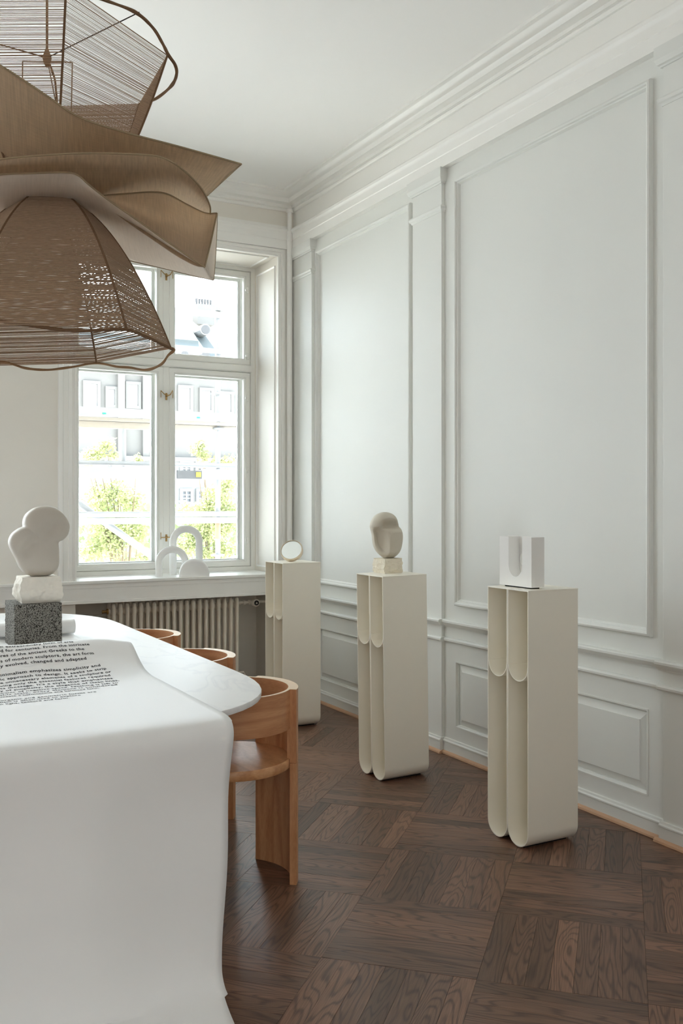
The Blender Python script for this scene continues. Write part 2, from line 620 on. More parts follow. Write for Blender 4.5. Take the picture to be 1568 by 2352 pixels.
# pilasters with capital and necking
PIL = [(6.055, BY), (4.425, 4.725), (2.48, 2.815)]
for y0, y1 in PIL:
    pl = obj('pilaster', MB().box(WX - 0.022, WX + 0.01, y0, y1, 0.0, 3.29), 'wall_paint', wall_right, bevel=0.002)
    prof = [(0, 3.205), (0.030, 3.205), (0.032, 3.212), (0.040, 3.216), (0.046, 3.232), (0.048, 3.236), (0.048, 3.288), (0, 3.288)]
    m = MB()

    def hrow(pr, y0=y0, y1=y1):
        p, z = pr
        e = max(0.0, p - 0.022)
        return [(WX, y0 - e, z), (WX - p, y0 - e, z), (WX - p, y1 + e, z), (WX, y1 + e, z)]
    m.sweep([hrow(q) for q in prof])
    obj('capital', m, 'wall_paint', pl)
    m = MB()
    m.sweep([hrow(q) for q in [(0, 3.045), (0.026, 3.045), (0.030, 3.055), (0.036, 3.060), (0.040, 3.072), (0.036, 3.080), (0.022, 3.082)]])
    obj('necking', m, 'wall_paint', pl)
# dado rails; they break forward over the pilasters
UP = [(0, 0.708), (0.008, 0.708), (0.010, 0.716), (0.020, 0.719), (0.030, 0.733), (0.033, 0.738), (0.033, 0.747), (0.026, 0.752), (0, 0.753)]
LO = [(0, 0.626), (0.014, 0.628), (0.020, 0.634), (0.021, 0.643), (0.013, 0.651), (0, 0.653)]
runs = [(5.98 + 0.075, BY, 0.022), (4.725, 6.055, 0.0), (4.425, 4.725, 0.022), (2.815, 4.425, 0.0), (2.48, 2.815, 0.022), (RY, 2.48, 0.0)]
BASE = [(0, 0), (0.016, 0), (0.016, 0.064), (0.019, 0.067), (0.019, 0.073), (0.012, 0.078), (0.010, 0.086), (0, 0.088)]
for nm, pr in (('dado_rail', UP), ('dado_bead', LO)):
    m = MB()
    for a, b, e in runs:
        m.prism([(WX - e * (1 if p > 0 else 0) - p, z) for p, z in pr], fX, a - (0.018 if e else 0), b + (0.018 if e and b < BY else 0))
    obj(nm, m, 'wall_paint', wall_right)
m = MB()
for a, b, e in runs:
    m.prism([(WX - e * (1 if p > 0 else 0) - p, z) for p, z in BASE], fX, a - (0.008 if e else 0), b + (0.008 if e and b < BY else 0))
base_r = struct('baseboard_right', m, 'wall_paint', label='low pale grey baseboard along panelled wall')
m = MB()
for a, b, e in runs:
    q = [(0, 0.001), (0.016, 0.001), (0.014, 0.010), (0.008, 0.016), (0, 0.018)]
    m.prism([(WX - 0.016 - e - p, z) for p, z in q], fX, a - (0.024 if e else 0), b + (0.024 if e and b < BY else 0))
obj('floor_bead', m, 'skirting_wood', base_r, label='bare wooden bead along the floor')

# ---- cornice and architrave, mitred in the corner
CORN = [(0, 3.570), (0.016, 3.570), (0.022, 3.576), (0.024, 3.586), (0.018, 3.594), (0.030, 3.598), (0.031, 3.616), (0.070, 3.622), (0.074, 3.640),
        (0.080, 3.648), (0.098, 3.652), (0.114, 3.662), (0.122, 3.672), (0.126, 3.674), (0.150, 3.674), (0.150, CEIL + 0.002)]
ARCH = [(0, 3.462), (0.014, 3.460), (0.014, 3.440), (0.046, 3.434), (0.052, 3.424), (0.050, 3.408), (0.042, 3.398), (0.040, 3.390), (0.040, 3.352), (0.036, 3.348), (0.036, 3.286), (0.0, 3.284)]
for i, pr in enumerate((CORN, ARCH)):
    rows = [[(WX - p, RY, z), (WX - p, BY - p, z), (LX, BY - p, z)] for p, z in pr]
    struct('trim_%d' % (i + 1), MB().sweep(rows), 'trim_paint', smooth=28, label=('white stepped plaster cornice under the ceiling', 'white architrave band with a cracked top edge')[i])

# ---- window wall with three deep window recesses (two of them left of the frame)
WINS = [(WIN_X0, WIN_X1), (-0.62, 0.62), (-3.05, -1.7)]
m = MB()
ed = [LX] + [x for a, b in sorted(WINS) for x in (a, b)] + [WX + 0.1]
for i in range(0, len(ed), 2):
    m.box(ed[i], ed[i + 1], BY, BACKT, -0.2, CEIL)
for a, b in WINS:
    m.box(a, b, BY, BACKT, WIN_Z1, CEIL)
    m.box(a, b, GY - 0.05, BACKT, -0.2, WIN_Z0 - 0.02)
wall_back = struct('wall_back', m, 'back_wall_paint', label='warm white window wall')
fb = lambda a, b, h: (a, BY - h, b)
for k, (a, b) in enumerate(WINS):
    # casing round the recess: stepped architrave
    cz = 0.87
    prof = [(-0.115, 0.0), (-0.115, 0.020), (-0.100, 0.026), (-0.088, 0.026), (-0.080, 0.014), (-0.050, 0.014), (-0.048, 0.022), (-0.026, 0.024), (-0.022, 0.014), (-0.008, 0.013), (-0.006, 0.019), (0.004, 0.019), (0.006, 0.0)]
    rows = []
    for wi, h in prof:
        t = max(wi, -0.052)
        rw = max(wi, -0.11)
        rows.append([fb(a + wi, cz, h), fb(a + wi, WIN_Z1 + (-t if wi < 0 else -wi), h), fb(b - rw, WIN_Z1 + (-t if wi < 0 else -wi), h), fb(b - rw, cz, h)])
    obj('window_casing', MB().sweep(rows), 'trim_paint', wall_back, smooth=28)
    # panelled linings of the recess
    m = MB()
    m.frame(lambda p, q, h, b=b: (b - h, p, q), BY + 0.045, GY - 0.06, WIN_Z0 + 0.03, WIN_Z1 - 0.06, [(0, 0), (0, 0.004), (0.004, 0.007), (0.010, 0.004), (0.014, 0.0)])
    obj('reveal_moulding', m, 'trim_paint', wall_back)
    m = MB()
    m.frame(lambda p, q, h: (p, q, WIN_Z1 - h), a + 0.05, b - 0.05, BY + 0.045, GY - 0.06, [(0, 0), (0, 0.004), (0.004, 0.007), (0.010, 0.004), (0.014, 0.0)])
    obj('soffit_moulding', m, 'trim_paint', wall_back)
    m = MB()
    m.frame(lambda p, q, h: (p, GY - 0.05 - h, q), a + 0.12, b - 0.14, 0.12, 0.62, [(0, 0), (0, 0.008), (0.012, 0.010), (0.016, 0.004), (0.026, 0.004), (0.03, 0.0)])
    obj('niche_moulding', m, 'niche_paint', wall_back)
# sill board with nosing, and the apron board below, running the length of the wall
m = MB()
m.box(LX, WX - 0.03, BY - 0.035, BY, 0.862, 0.884)
for a, b in WINS:
    m.box(a, b, BY - 0.001, GY - 0.02, 0.862, 0.884)
sill = obj('window_sill', m, 'window_paint', wall_back, bevel=0.004)
m = MB()
m.prism([(BY - 0.020, 0.730), (BY - 0.028, 0.732), (BY - 0.028, 0.750), (BY - 0.024, 0.7505), (BY - 0.024, 0.8345), (BY - 0.027, 0.835), (BY - 0.028, 0.862), (BY, 0.862), (BY, 0.730)], fY, LX, WX - 0.03)
obj('apron_board', m, 'trim_paint', wall_back)
m = MB()
for i in range(0, len(ed), 2):
    m.box(ed[i], ed[i + 1], BY - 0.016, BY, 0.0, 0.09)
struct('baseboard_back', m, 'back_wall_paint')


# ---- windows: frame, mullion, transom, four casements, outer storm sashes
def sash(mb, x0, x1, z0, z1, y0, y1, wd):
    mb.frame(lambda a, b, h: (a, y1 - h, b), x0, x1, z0, z1, [(0, 0), (0, y1 - y0 - 0.006), (0.005, y1 - y0), (wd - 0.014, y1 - y0), (wd - 0.010, y1 - y0 - 0.006), (wd - 0.003, y1 - y0 - 0.009), (wd, y1 - y0 - 0.016), (wd, 0), (0, 0)])


ZT0, ZT1 = 2.418, 2.482
for k, (a, b) in enumerate(WINS):
    XL, XR = a + 0.075, b - 0.03
    XM = (XL + XR) / 2 + (0.008 if k == 0 else 0)
    m = MB()
    m.box(a, XL, GY - 0.02, GY + 0.16, WIN_Z0 - 0.02, WIN_Z1)
    m.box(XR, b, GY - 0.02, GY + 0.16, WIN_Z0 - 0.02, WIN_Z1)
    m.box(XL, XR, GY - 0.02, GY + 0.16, WIN_Z1 - 0.025, WIN_Z1)
    m.box(XL, XR, GY - 0.02, GY + 0.16, WIN_Z0 - 0.02, WIN_Z0 + 0.028)
    win = struct('window_%d' % (k + 1), m, 'window_paint', label=('tall white double casement window with four lights', 'tall white casement window further left', 'tall white casement window furthest left')[k])
    obj('mullion', MB().box(XM - 0.024, XM + 0.024, GY - 0.006, GY + 0.12, WIN_Z0 + 0.028, WIN_Z1 - 0.025), 'window_paint', win, bevel=0.004)
    tr_ = MB().prism([(GY - 0.030, ZT0 + 0.012), (GY - 0.030, ZT1 - 0.012), (GY - 0.018, ZT1 - 0.004), (GY + 0.12, ZT1 - 0.004), (GY + 0.12, ZT0 + 0.004), (GY - 0.018, ZT0 + 0.004)], fY, XL, XR)
    obj('transom', tr_, 'window_paint', win)
    for (x0, x1) in ((XL + 0.003, XM - 0.022), (XM + 0.022, XR - 0.003)):
        for (z0, z1) in ((WIN_Z0 + 0.03, ZT0 + 0.002), (ZT1 - 0.002, WIN_Z1 - 0.028)):
            sm = MB()
            sash(sm, x0, x1, z0, z1, GY - 0.012, GY + 0.035, 0.050)
            s = obj('casement', sm, 'window_paint', win)
            obj('pane', MB().box(x0 + 0.045, x1 - 0.045, GY + 0.012, GY + 0.015, z0 + 0.045, z1 - 0.045), 'pane_glass', s)
            # storm sash behind
            sm = MB()
            sash(sm, x0 + 0.004, x1 - 0.004, z0 + 0.004, z1 - 0.004, GY + 0.105, GY + 0.145, 0.050)
            s2 = obj('storm_sash', sm, 'window_paint', win)
            obj('pane', MB().box(x0 + 0.05, x1 - 0.05, GY + 0.124, GY + 0.127, z0 + 0.05, z1 - 0.05), 'pane_glass', s2)
    if k == 0:
        # hinges, one mesh per knuckle
        hm = MB()
        hm.tube([(0, 0, -0.024), (0, 0, 0.024)], 0.008, 10)
        hm.box(-0.004, 0.020, -0.003, 0.006, -0.006, 0.010)
        hme = mesh('hinge', hm, 'window_paint', 30)
        for u, v, sx in ((567, 667, -1), (567, 818, -1), (567, 915, -1), (567, 1080, -1), (569, 1241, -1), (175, 890, 1), (175, 1070, 1), (176, 1252, 1)):
            p = PY(u, v, GY - 0.026)
            h = obj('hinge', hme, None, win)
            h.location = (XR - 0.028 if sx < 0 else XL + 0.020, GY - 0.022, p.z)
            h.scale = (sx, 1, 1)
        for v, up in ((632, 1), (908, 1), (1234, 0)):
            z = PY(379, v, GY - 0.03).z
            hm = MB()
            hm.box(XM - 0.007, XM + 0.007, GY - 0.010, GY - 0.005, z - 0.032, z + 0.020)
            hm.lathe([(0.010, 0), (0.010, -0.008), (0.006, -0.014), (0.006, -0.026)], (XM, GY - 0.010, z), 12, 'Y')
            if up:
                hm.tube([(XM, GY - 0.032, z - 0.004), (XM + 0.024, GY - 0.034, z + 0.008), (XM + 0.040, GY - 0.034, z + 0.040)], [0.0045, 0.0035, 0.003], 8)
                hm.tube([(XM, GY - 0.032, z - 0.004), (XM - 0.026, GY - 0.034, z + 0.010), (XM - 0.048, GY - 0.034, z + 0.032)], [0.0045, 0.0035, 0.003], 8)
            else:
                hm.tube([(XM - 0.050, GY - 0.034, z - 0.002), (XM + 0.055, GY - 0.034, z + 0.001)], 0.0032, 8)
            for sx in (-1, 1):
                hm.tube([(XM + sx * 0.046, GY - 0.020, z - 0.016), (XM + sx * 0.046, GY - 0.020, z + 0.036)], 0.0025, 6)
            obj('window_catch', hm, 'brass', win, smooth=40, label='brass window catch')
    # portal so that daylight is sampled through the opening
    ld = bpy.data.lights.new('window_portal', 'AREA')
    ld.shape = 'RECTANGLE'
    ld.size = b - a - 0.08
    ld.size_y = WIN_Z1 - WIN_Z0
    ld.cycles.is_portal = True
    lo = bpy.data.objects.new('window_portal', ld)
    lo.location = ((a + b) / 2, GY + 0.17, (WIN_Z0 + WIN_Z1) / 2)
    lo.rotation_euler = (-PI / 2, 0, 0)
    COL.objects.link(lo)

# ------------------------------------------------------------------ floor: basket-weave oak, set at 45 degrees
random.seed(4)
floor = struct('floor', MB().box(LX - 0.05, WX + 0.05, RY - 0.05, BACKT, -0.2, -0.004), 'floor_gap', label='dark brown oak floor laid in diagonal basket weave')
SQ, NB = 0.48, 7
BW = SQ / NB
GAP = 0.0003
pm = MB()
hx, hy, hb = SQ / 2 - GAP, BW / 2 - GAP, 0.0005
ring0 = [(-hx, -hy, -0.012), (hx, -hy, -0.012), (hx, hy, -0.012), (-hx, hy, -0.012)]
ring1 = [(x, y, -hb) for x, y, z in ring0]
ring2 = [(x - math.copysign(hb, x), y - math.copysign(hb * 0.8, y), 0.0) for x, y, z in ring0]
pm.sweep([ring0, ring1, ring2], close=True)
pm.f.append((8, 9, 10, 11))
plank_me = mesh('floor_plank', pm, 'floor_oak')
O = Vector((1.678, 2.941))
e1 = Vector((math.cos(-PI / 4), math.sin(-PI / 4)))
e2 = Vector((math.cos(PI / 4), math.sin(PI / 4)))
boards = []
for i in range(-16, 17):
    for j in range(-16, 17):
        c = O + e1 * (SQ * (i + 0.5)) + e2 * (SQ * (j + 0.5))
        if not (LX - 0.3 < c.x < WX + 0.5 and RY - 0.3 < c.y < BY + 0.9):
            continue
        along2 = (i + j) % 2 == 0        # boards run along e2 in every other square
        for k in range(NB):
            o = (k - (NB - 1) / 2) * BW
            q = c + (e1 if along2 else e2) * o
            ang = (PI / 4 if along2 else -PI / 4) + (PI if random.random() < 0.5 else 0)
            if LX - 0.2 < q.x < WX + 0.24 and RY - 0.2 < q.y < GY + 0.1:
                boards.append((q.x, q.y, ang))


def seen(bq):
    d = Vector((bq[0], bq[1], 0)) - Vector((0, 0, 0))
    D = d.dot(_F)
    if D < 1.0:
        return 1e9
    u = 784 + FPX * d.dot(_R) / D
    v = HZ + FPX * CAM_Z / D
    pen = 0
    if u < 470 or u > 1640:
        pen += 3
    if v > 2460:
        pen += 3
    return D + pen


boards.sort(key=seen)
for x, y, a in boards[:300]:
    o = obj('floor_plank', plank_me, None, floor)
    o.location = (x, y, random.uniform(-0.0005, 0.0002))
    o.rotation_euler = (0, 0, a)
me = bpy.data.meshes.new('floor_planks')
vs, fs, bc, tn = [], [], [], []
for x, y, a in boards[300:]:
    ca, sa = math.cos(a), math.sin(a)
    r = random.random()
    o0 = len(vs)
    for px, py, pz in pm.v:
        vs.append((x + ca * px - sa * py, y + sa * px + ca * py, pz))
        bc.append((px + 37 * r, py + 71 * r, pz + 113 * r))
        tn.append(r)
    fs += [tuple(i + o0 for i in f) for f in pm.f]
me.from_pydata(vs, [], fs)
fix_normals(me)
at = me.attributes.new('board', 'FLOAT_VECTOR', 'POINT')
at.data.foreach_set('vector', [c for b3 in bc for c in b3])
at = me.attributes.new('tone', 'FLOAT', 'POINT')
at.data.foreach_set('value', tn)
me.materials.append(MATS['floor_oak_joined'])
obj('floor_planks', me, None, floor, kind='stuff')

# ------------------------------------------------------------------ heating pipe in the corner
pipe = thing('heating_pipe', 'thin white heating pipe rising in the corner beside the window', 'pipe', (3.005, 6.352, 0))
obj('tube', MB().tube([(0, 0, 0.0), (0, 0, 3.40)], 0.020, 20), 'trim_paint', pipe, smooth=40)
obj('coupling', MB().lathe([(0.020, 3.34), (0.0225, 3.345), (0.0225, 3.41), (0.020, 3.415)], (0, 0, 0), 20), 'trim_paint', pipe, smooth=40)
obj('upper_tube', MB().tube([(0, 0, 3.405), (0, 0, 3.585)], 0.017, 20), 'trim_paint', pipe, smooth=40)
obj('collar', MB().lathe([(0.017, 3.553), (0.025, 3.556), (0.025, 3.576), (0.02, 3.58)], (0, 0, 0), 20), 'trim_paint', pipe, smooth=40)

# ------------------------------------------------------------------ column radiator under the sill
NSEC = 20
R0, R1, RYc = 1.70, 2.655, 6.52
rad = thing('column_radiator', 'cream cast iron column radiator under the window sill', 'radiator', (R0, RYc, 0))
pitch = (R1 - R0) / NSEC
sm = MB()
for dy in (-0.055, 0.055):
    rows = []
    for z, sx, sy in ((0.10, 0.008, 0.012), (0.115, 0.014, 0.024), (0.15, 0.015, 0.028), (0.18, 0.0125, 0.026), (0.61, 0.0125, 0.026), (0.65, 0.0135, 0.028), (0.68, 0.0145, 0.028), (0.703, 0.013, 0.022), (0.712, 0.007, 0.010)):
        rows.append([(sx * math.cos(2 * PI * k / 12), dy + sy * math.sin(2 * PI * k / 12), z) for k in range(12)])
    sm.sweep(rows, close=True, cap=True)
for z in (0.15, 0.655):
    sm.lathe([(0.020, -pitch / 2), (0.024, -pitch / 2 + 0.004), (0.024, pitch / 2 - 0.004), (0.020, pitch / 2)], (0, 0, z), 14, 'X')
    sm.box(-0.012, 0.012, -0.055, 0.055, z - 0.020, z + 0.020)
sec_me = mesh('radiator_section', sm, 'radiator_paint', 45)
for k in range(NSEC):
    o = obj('radiator_section', sec_me, None, rad)
    o.location = ((k + 0.5) * pitch, 0, 0)
for k in (1, NSEC - 2):
    obj('foot', MB().box((k + 0.5) * pitch - 0.012, (k + 0.5) * pitch + 0.012, -0.07, 0.07, 0.0, 0.12), 'radiator_paint', rad)
vz = 0.668
obj('supply_pipe', MB().tube([(R1 - R0, 0, vz), (R1 - R0 + 0.25, 0, vz), (R1 - R0 + 0.27, 0.02, vz - 0.02), (R1 - R0 + 0.27, 0.06, vz - 0.1), (R1 - R0 + 0.27, 0.06, 0.02)], 0.010, 12), 'radiator_paint', rad, smooth=40)
for h in (0.008, 0.048, 0.09, 0.15):
    vm = MB().lathe([(0.015, h), (0.0165, h + 0.004), (0.0165, h + 0.016), (0.015, h + 0.02)], (R1 - R0, 0, vz), 12, 'X')
    obj('pipe_fitting', vm, 'radiator_paint', rad, smooth=40)
vx = R1 - R0 + 0.125
kn = obj('valve_knob', MB().lathe([(0.012, 0), (0.020, -0.008), (0.027, -0.02), (0.028, -0.06), (0.024, -0.066), (0.019, -0.067)], (vx, -0.005, vz), 24, 'Y'), 'radiator_paint', rad, smooth=40)
obj('knob_cap', MB().lathe([(0.019, -0.064), (0.019, -0.071), (0.016, -0.073)], (vx, -0.005, vz), 20, 'Y'), 'dark_metal', kn, smooth=40)
obj('knob_mark', MB().prism([(-0.007, -0.006), (0.007, -0.006), (0, 0.008)], lambda p, a: (vx + p[0], -0.005 - a, vz + p[1]), 0.073, 0.0738), 'radiator_paint', kn)
obj('bleed_screw', MB().lathe([(0.020, 0), (0.020, -0.012), (0.010, -0.014), (0.010, -0.034), (0.013, -0.035), (0.013, -0.043)], (0.002, 0, 0.655), 10, 'X'), 'brass', rad, smooth=30)
obj('drain_pipe', MB().tube([(R1 - R0, 0, 0.15), (R1 - R0 + 0.05, 0, 0.15), (R1 - R0 + 0.06, 0, 0.13), (R1 - R0 + 0.06, 0, 0.01)], 0.010, 10), 'radiator_paint', rad, smooth=40)

# ------------------------------------------------------------------ marble table
TZ = 0.742
TXC, THW = 0.70, 0.715
TY0, TY1 = 3.50, 5.22


def table_outline(n=28, inset=0.0):
    pts = []
    for sgn, yc, sem, ex in ((-1, TY0, 0.745, 2 / 2.6), (1, TY1, 0.78, 2 / 2.3)):
        for k in range(n + 1):
            a = PI * k / n
            ca, sa = math.cos(a), math.sin(a)
            x = math.copysign(abs(ca) ** ex, ca) * (THW - inset)
            y = abs(sa) ** ex * (sem - inset)
            if sgn < 0:
                pts.append((TXC - x, yc - y))
            else:
                pts.append((TXC + x, yc + y))
    return pts


table = thing('dining_table', 'long white marble table with rounded ends under the pendant lamp', 'table', (TXC, 4.36, 0))
tm = MB()
rows = []
for inset, z in ((0.008, TZ - 0.0225), (0.001, TZ - 0.020), (0.0, TZ - 0.015), (0.0, TZ - 0.004), (0.0012, TZ - 0.001), (0.004, TZ)):
    rows.append([(x, y, z) for x, y in table_outline(28, inset)])
tm.sweep(rows, close=True, cap=True)
obj('tabletop', tm, 'marble_top', table, smooth=30, off=table.location)
for yy in (3.62, 5.12):
    lm = MB()
    rows = []
    for k in range(33):
        a = 2 * PI * k / 32
        rows.append([(TXC + 0.24 * math.cos(a), yy + 0.17 * math.sin(a), 0.0), (TXC + 0.24 * math.cos(a), yy + 0.17 * math.sin(a), TZ - 0.0225)])
    lm.sweep(rows)
    obj('pedestal_leg', lm, 'marble_top', table, smooth=30, off=table.location)

# ------------------------------------------------------------------ printed paper runner
prof = [(4.735, 0.8340)]
path = []
for k in range(25):                                     # the roll at the far end
    a = -PI / 2 + 2 * PI * (24 - k) / 24 * 1.25 + 0.0
    r = 0.030 + 0.010 * k / 24
    path.append((4.80 + r * math.cos(a), TZ + 0.0455 + r * math.sin(a)))
path = path[:-1]
top = [(4.80, 0.7445), (4.72, 0.744), (4.45, 0.744), (4.2, 0.744), (4.1, 0.750), (4.0, 0.775), (3.92, 0.820), (3.865, 0.847), (3.82, 0.855), (3.78, 0.846), (3.70, 0.808), (3.62, 0.775), (3.55, 0.757),
       (3.47, 0.746), (3.40, 0.7432), (3.2, 0.7430), (2.95, 0.7430), (2.84, 0.7432), (2.775, 0.7428), (2.728, 0.735), (2.698, 0.715), (2.682, 0.682), (2.676, 0.62), (2.664, 0.50), (2.622, 0.317), (2.588, 0.17), (2.565, 0.089),
       (2.545, 0.045), (2.510, 0.018), (2.45, 0.006), (2.37, 0.003), (2.2, 0.0025), (1.75, 0.0025)]
dense = [(p.x, p.y) for p in catmull([Vector((a, b, 0)) for a, b in top], 240)]
flat = [(max(y, -9), max(z, 0.0025)) for y, z in dense]
full = path + flat


def edge_x(y, z):
    """right edge of the sheet: straight on the table, drifting left as it hangs"""
    if z > TZ - 0.01:
        return 1.092 - 0.006 * max(0, y - 3.0)
    if z > 0.015:
        t = (TZ - z) / TZ
        return 1.092 - 0.10 * t - 0.004 * math.sin(t * 9)
    return 0.988 - 0.20 * (2.55 - y) * 0.8


NX = 40
rows = []
for (y, z) in full:
    xr = edge_x(y, z)
    row = []
    for k in range(NX + 1):
        t = k / NX
        x = 0.02 + (xr - 0.02) * t
        dz = dy = 0.0
        if z > TZ - 0.002 and 3.42 < y < 4.05:          # the buckled ridge is not quite even
            e = min(1, (y - 3.42) / 0.2, (4.05 - y) / 0.15)
            dz += e * 0.010 * noise.noise(Vector((x * 5, y * 6, 1)))
            dz -= e * 0.022 * max(0, (t - 0.86) / 0.14) ** 2
        if z > TZ - 0.002 and 3.05 < y < 3.30:          # small pinched wrinkle
            q = (y - 3.175 - (x - 0.62) * 0.06) / 0.010
            dz += 0.005 * math.exp(-q * q) * math.exp(-((x - 0.60) / 0.09) ** 2)
        if 0.02 < z < 0.72 and y < 2.72:                # faint vertical fluting of the hanging part
            e = min(1, (0.72 - z) / 0.2, z / 0.05)
            dy += e * (0.012 * math.sin(x * 7.0 + 0.8) + 0.005 * math.sin(x * 17))
            # the sheet follows the rounded end of the table: it falls further back near the edge
        if z < TZ - 0.003 and y < 2.80:
            dy += 0.0
        if y < 3.0:                                     # the bend bows out over the rounded table end
            e = min(1, (3.0 - y) / 0.2) * min(1, max(0, (z - 0.02) / 0.3))
            dy -= 0.034 * e * math.sin(PI * min(1, max(0, (x - 0.0) / 1.09))) ** 1.3
        zz = z + dz
        if z > TZ - 0.002 and y > 2.85:
            zz = max(zz, TZ + 0.0008)
        row.append((x, y + dy, zz))
    rows.append(row)
pmb = MB()
pmb.sweep(rows)
runner = obj('paper_runner', pmb, 'paper', None, smooth=60, recalc=False)
sol = runner.modifiers.new('thickness', 'SOLIDIFY')
sol.thickness = 0.0006
sol.offset = 0
tag(runner, 'wide white paper runner printed with text, hanging over the table end', 'paper')

# arc length along the runner, zeroed so that arc == Y on the flat part
ar = [0.0]
for i in range(1, len(flat)):
    ar.append(ar[-1] - math.hypot(flat[i][0] - flat[i - 1][0], flat[i][1] - flat[i - 1][1]))
iref = min(range(len(flat)), key=lambda i: abs(flat[i][0] - 3.1))
ar = [a - ar[iref] + flat[iref][0] for a in ar]


def on_paper(a):
    for i in range(len(ar) - 1):
        if ar[i] >= a >= ar[i + 1]:
            f = (ar[i] - a) / max(1e-9, ar[i] - ar[i + 1])
            y = flat[i][0] + (flat[i + 1][0] - flat[i][0]) * f
            z = flat[i][1] + (flat[i + 1][1] - flat[i][1]) * f
            return y, z
    return flat[-1]


def paper_lift(x, y, z):
    xr = edge_x(y, z)
    t = (x - 0.02) / (xr - 0.02)
    dz = 0.0
    if 3.42 < y < 4.05:
        e = min(1, (y - 3.42) / 0.2, (4.05 - y) / 0.15)
        dz += e * 0.010 * noise.noise(Vector((x * 5, y * 6, 1)))
        dz -= e * 0.022 * max(0, (t - 0.86) / 0.14) ** 2
    return dz


LINES = [(3.811, 169, 'n extraordinary form of arts'), (3.779, 206, 'd for centuries. From the intricate'), (3.747, 194, 'res of the ancient Greeks to the'),
         (3.715, 216, 's of modern sculptors, the art form'), (3.683, 199, 'y evolved, changed and adapted'),
         (3.624, 231, 'inimalism emphasizes simplicity and'), (3.592, 245, 'ic approach to design. It seeks to strip'), (3.560, 256, 'e unnecessary elements of a sculpture or'),
         (3.528, 254, 'ving only the essential features required'), (3.496, 259, "ts message. It's a style that emphasizes"), (3.464, 274, 'y of simplicity, the elegance of clean lines,'),
         (3.432, 272, 'ower of negative space. Nothing is left to'), (3.400, 270, 'this style, every element is considered'), (3.368, 230, 'create a harmonious and balanced form.'),
         (3.309, 222, 'organic and geometric forms are'), (3.277, 186, 'lism is often used to explore'), (3.245, 160, 'n light, texture and form.')]
SN, CS = math.sin(YAW), math.cos(YAW)
for a, ur, txt in LINES:
    cu = bpy.data.curves.new('printed_line', 'FONT')
    cu.body = txt
    cu.size = 0.0255
    cu.offset = 0.0004
    cu.space_character = 1.06
    cu.align_x = 'LEFT'
    cu.resolution_u = 2
    to = bpy.data.objects.new('printed_line', cu)
    COL.objects.link(to)
    bpy.context.view_layer.update()
    me = bpy.data.meshes.new_from_object(to.evaluated_get(bpy.context.evaluated_depsgraph_get()))
    bpy.data.objects.remove(to)
    y0, z0 = on_paper(a)

    def x_at(u, y=y0):
        k = (u - 784.0) / FPX
        return y * (SN + k * CS) / (CS - k * SN)
    xr, xl = x_at(ur), x_at(1)
    wtxt = max(v.co.x for v in me.vertices)
    sx = (xr - xl) / wtxt
    for v in me.vertices:
        x = xl + v.co.x * sx
        y, z = on_paper(a + v.co.y * 1.0)
        z += paper_lift(x, y, z) + 0.0011
        v.co = (x, y, z)
    me.materials.clear()
    me.materials.append(MATS['print_ink'])
    obj('printed_line', me, None, runner)


# ------------------------------------------------------------------ stones and sculptures
def rough_block(sx, sy, sz, n, amp, freq, bulge=0.0, seed=0, topflat=True):
    bm = bmesh.new()
    bmesh.ops.create_cube(bm, size=1.0)
    bmesh.ops.subdivide_edges(bm, edges=bm.edges[:], cuts=n, use_grid_fill=True)
    for v in bm.verts:
        p = Vector((v.co.x * sx, v.co.y * sy, (v.co.z + 0.5) * sz))
        t = v.co.z * 2
        side = 1 - abs(t) ** 6 if topflat else 1.0
        b = bulge * (1 - t * t)
        nx = noise.fractal(Vector((p.x, p.y, p.z)) * freq + Vector((seed, 0, 0)), 0.7, 2.0, 4)
        ny = noise.fractal(Vector((p.x, p.y, p.z)) * freq + Vector((0, seed, 9)), 0.7, 2.0, 4)
        ex = 1 if abs(v.co.x) > 0.499 else 0
        ey = 1 if abs(v.co.y) > 0.499 else 0
        p.x += math.copysign(1, v.co.x) * (amp * nx * side + b) * ex
        p.y += math.copysign(1, v.co.y) * (amp * ny * side + b * 0.6) * ey
        v.co = p
    me = bpy.data.meshes.new('block')
    bm.to_mesh(me)
    bm.free()
    return me


def block(name, sx, sy, sz, n, amp, freq, material, bulge=0.0, seed=0, smooth=None):
    me = rough_block(sx, sy, sz, n, amp, freq, bulge, seed)
    if smooth:
        shade(me, smooth)
    me.materials.append(MATS[material])
    me.name = name
    return me


def pillow(outline, thick, front=None, rings=14, nseg=96, power=0.62, flat=1.0):
    """rounded slab: closed outline (x, z), swelling to +-thick/2 in y; front(x, z, s) adds relief to the near side"""
    pts = catmull([Vector((x, 0, z)) for x, z in outline] + [Vector((outline[0][0], 0, outline[0][1]))], nseg + 1)[:-1]
    cx = sum(p.x for p in pts) / nseg
    cz = sum(p.z for p in pts) / nseg
    rows = []
    angs = [-PI / 2 + PI * k / (2 * rings) for k in range(2 * rings + 1)]
    for a in angs[1:-1]:
        s = math.cos(a) ** power
        row = []
        for p in pts:
            x = cx + (p.x - cx) * s
            z = cz + (p.z - cz) * s
            y = thick / 2 * math.copysign(abs(math.sin(a)) ** flat, a)
            if front and y < 0:
                y += front(x, z, 1 - s)
            row.append((x, y, z))
        rows.append(row)
    m = MB()
    m.sweep(rows, close=True)
    n0 = len(m.v)
    for ri, sg in ((0, -1), (len(rows) - 1, 1)):
        y = sum(p[1] for p in rows[ri]) / nseg + sg * 0.0002
        m.v.append((cx, y, cz))
        ci = len(m.v) - 1
        for k in range(nseg):
            m.f.append((ri * nseg + k, ri * nseg + (k + 1) % nseg, ci))
    return m


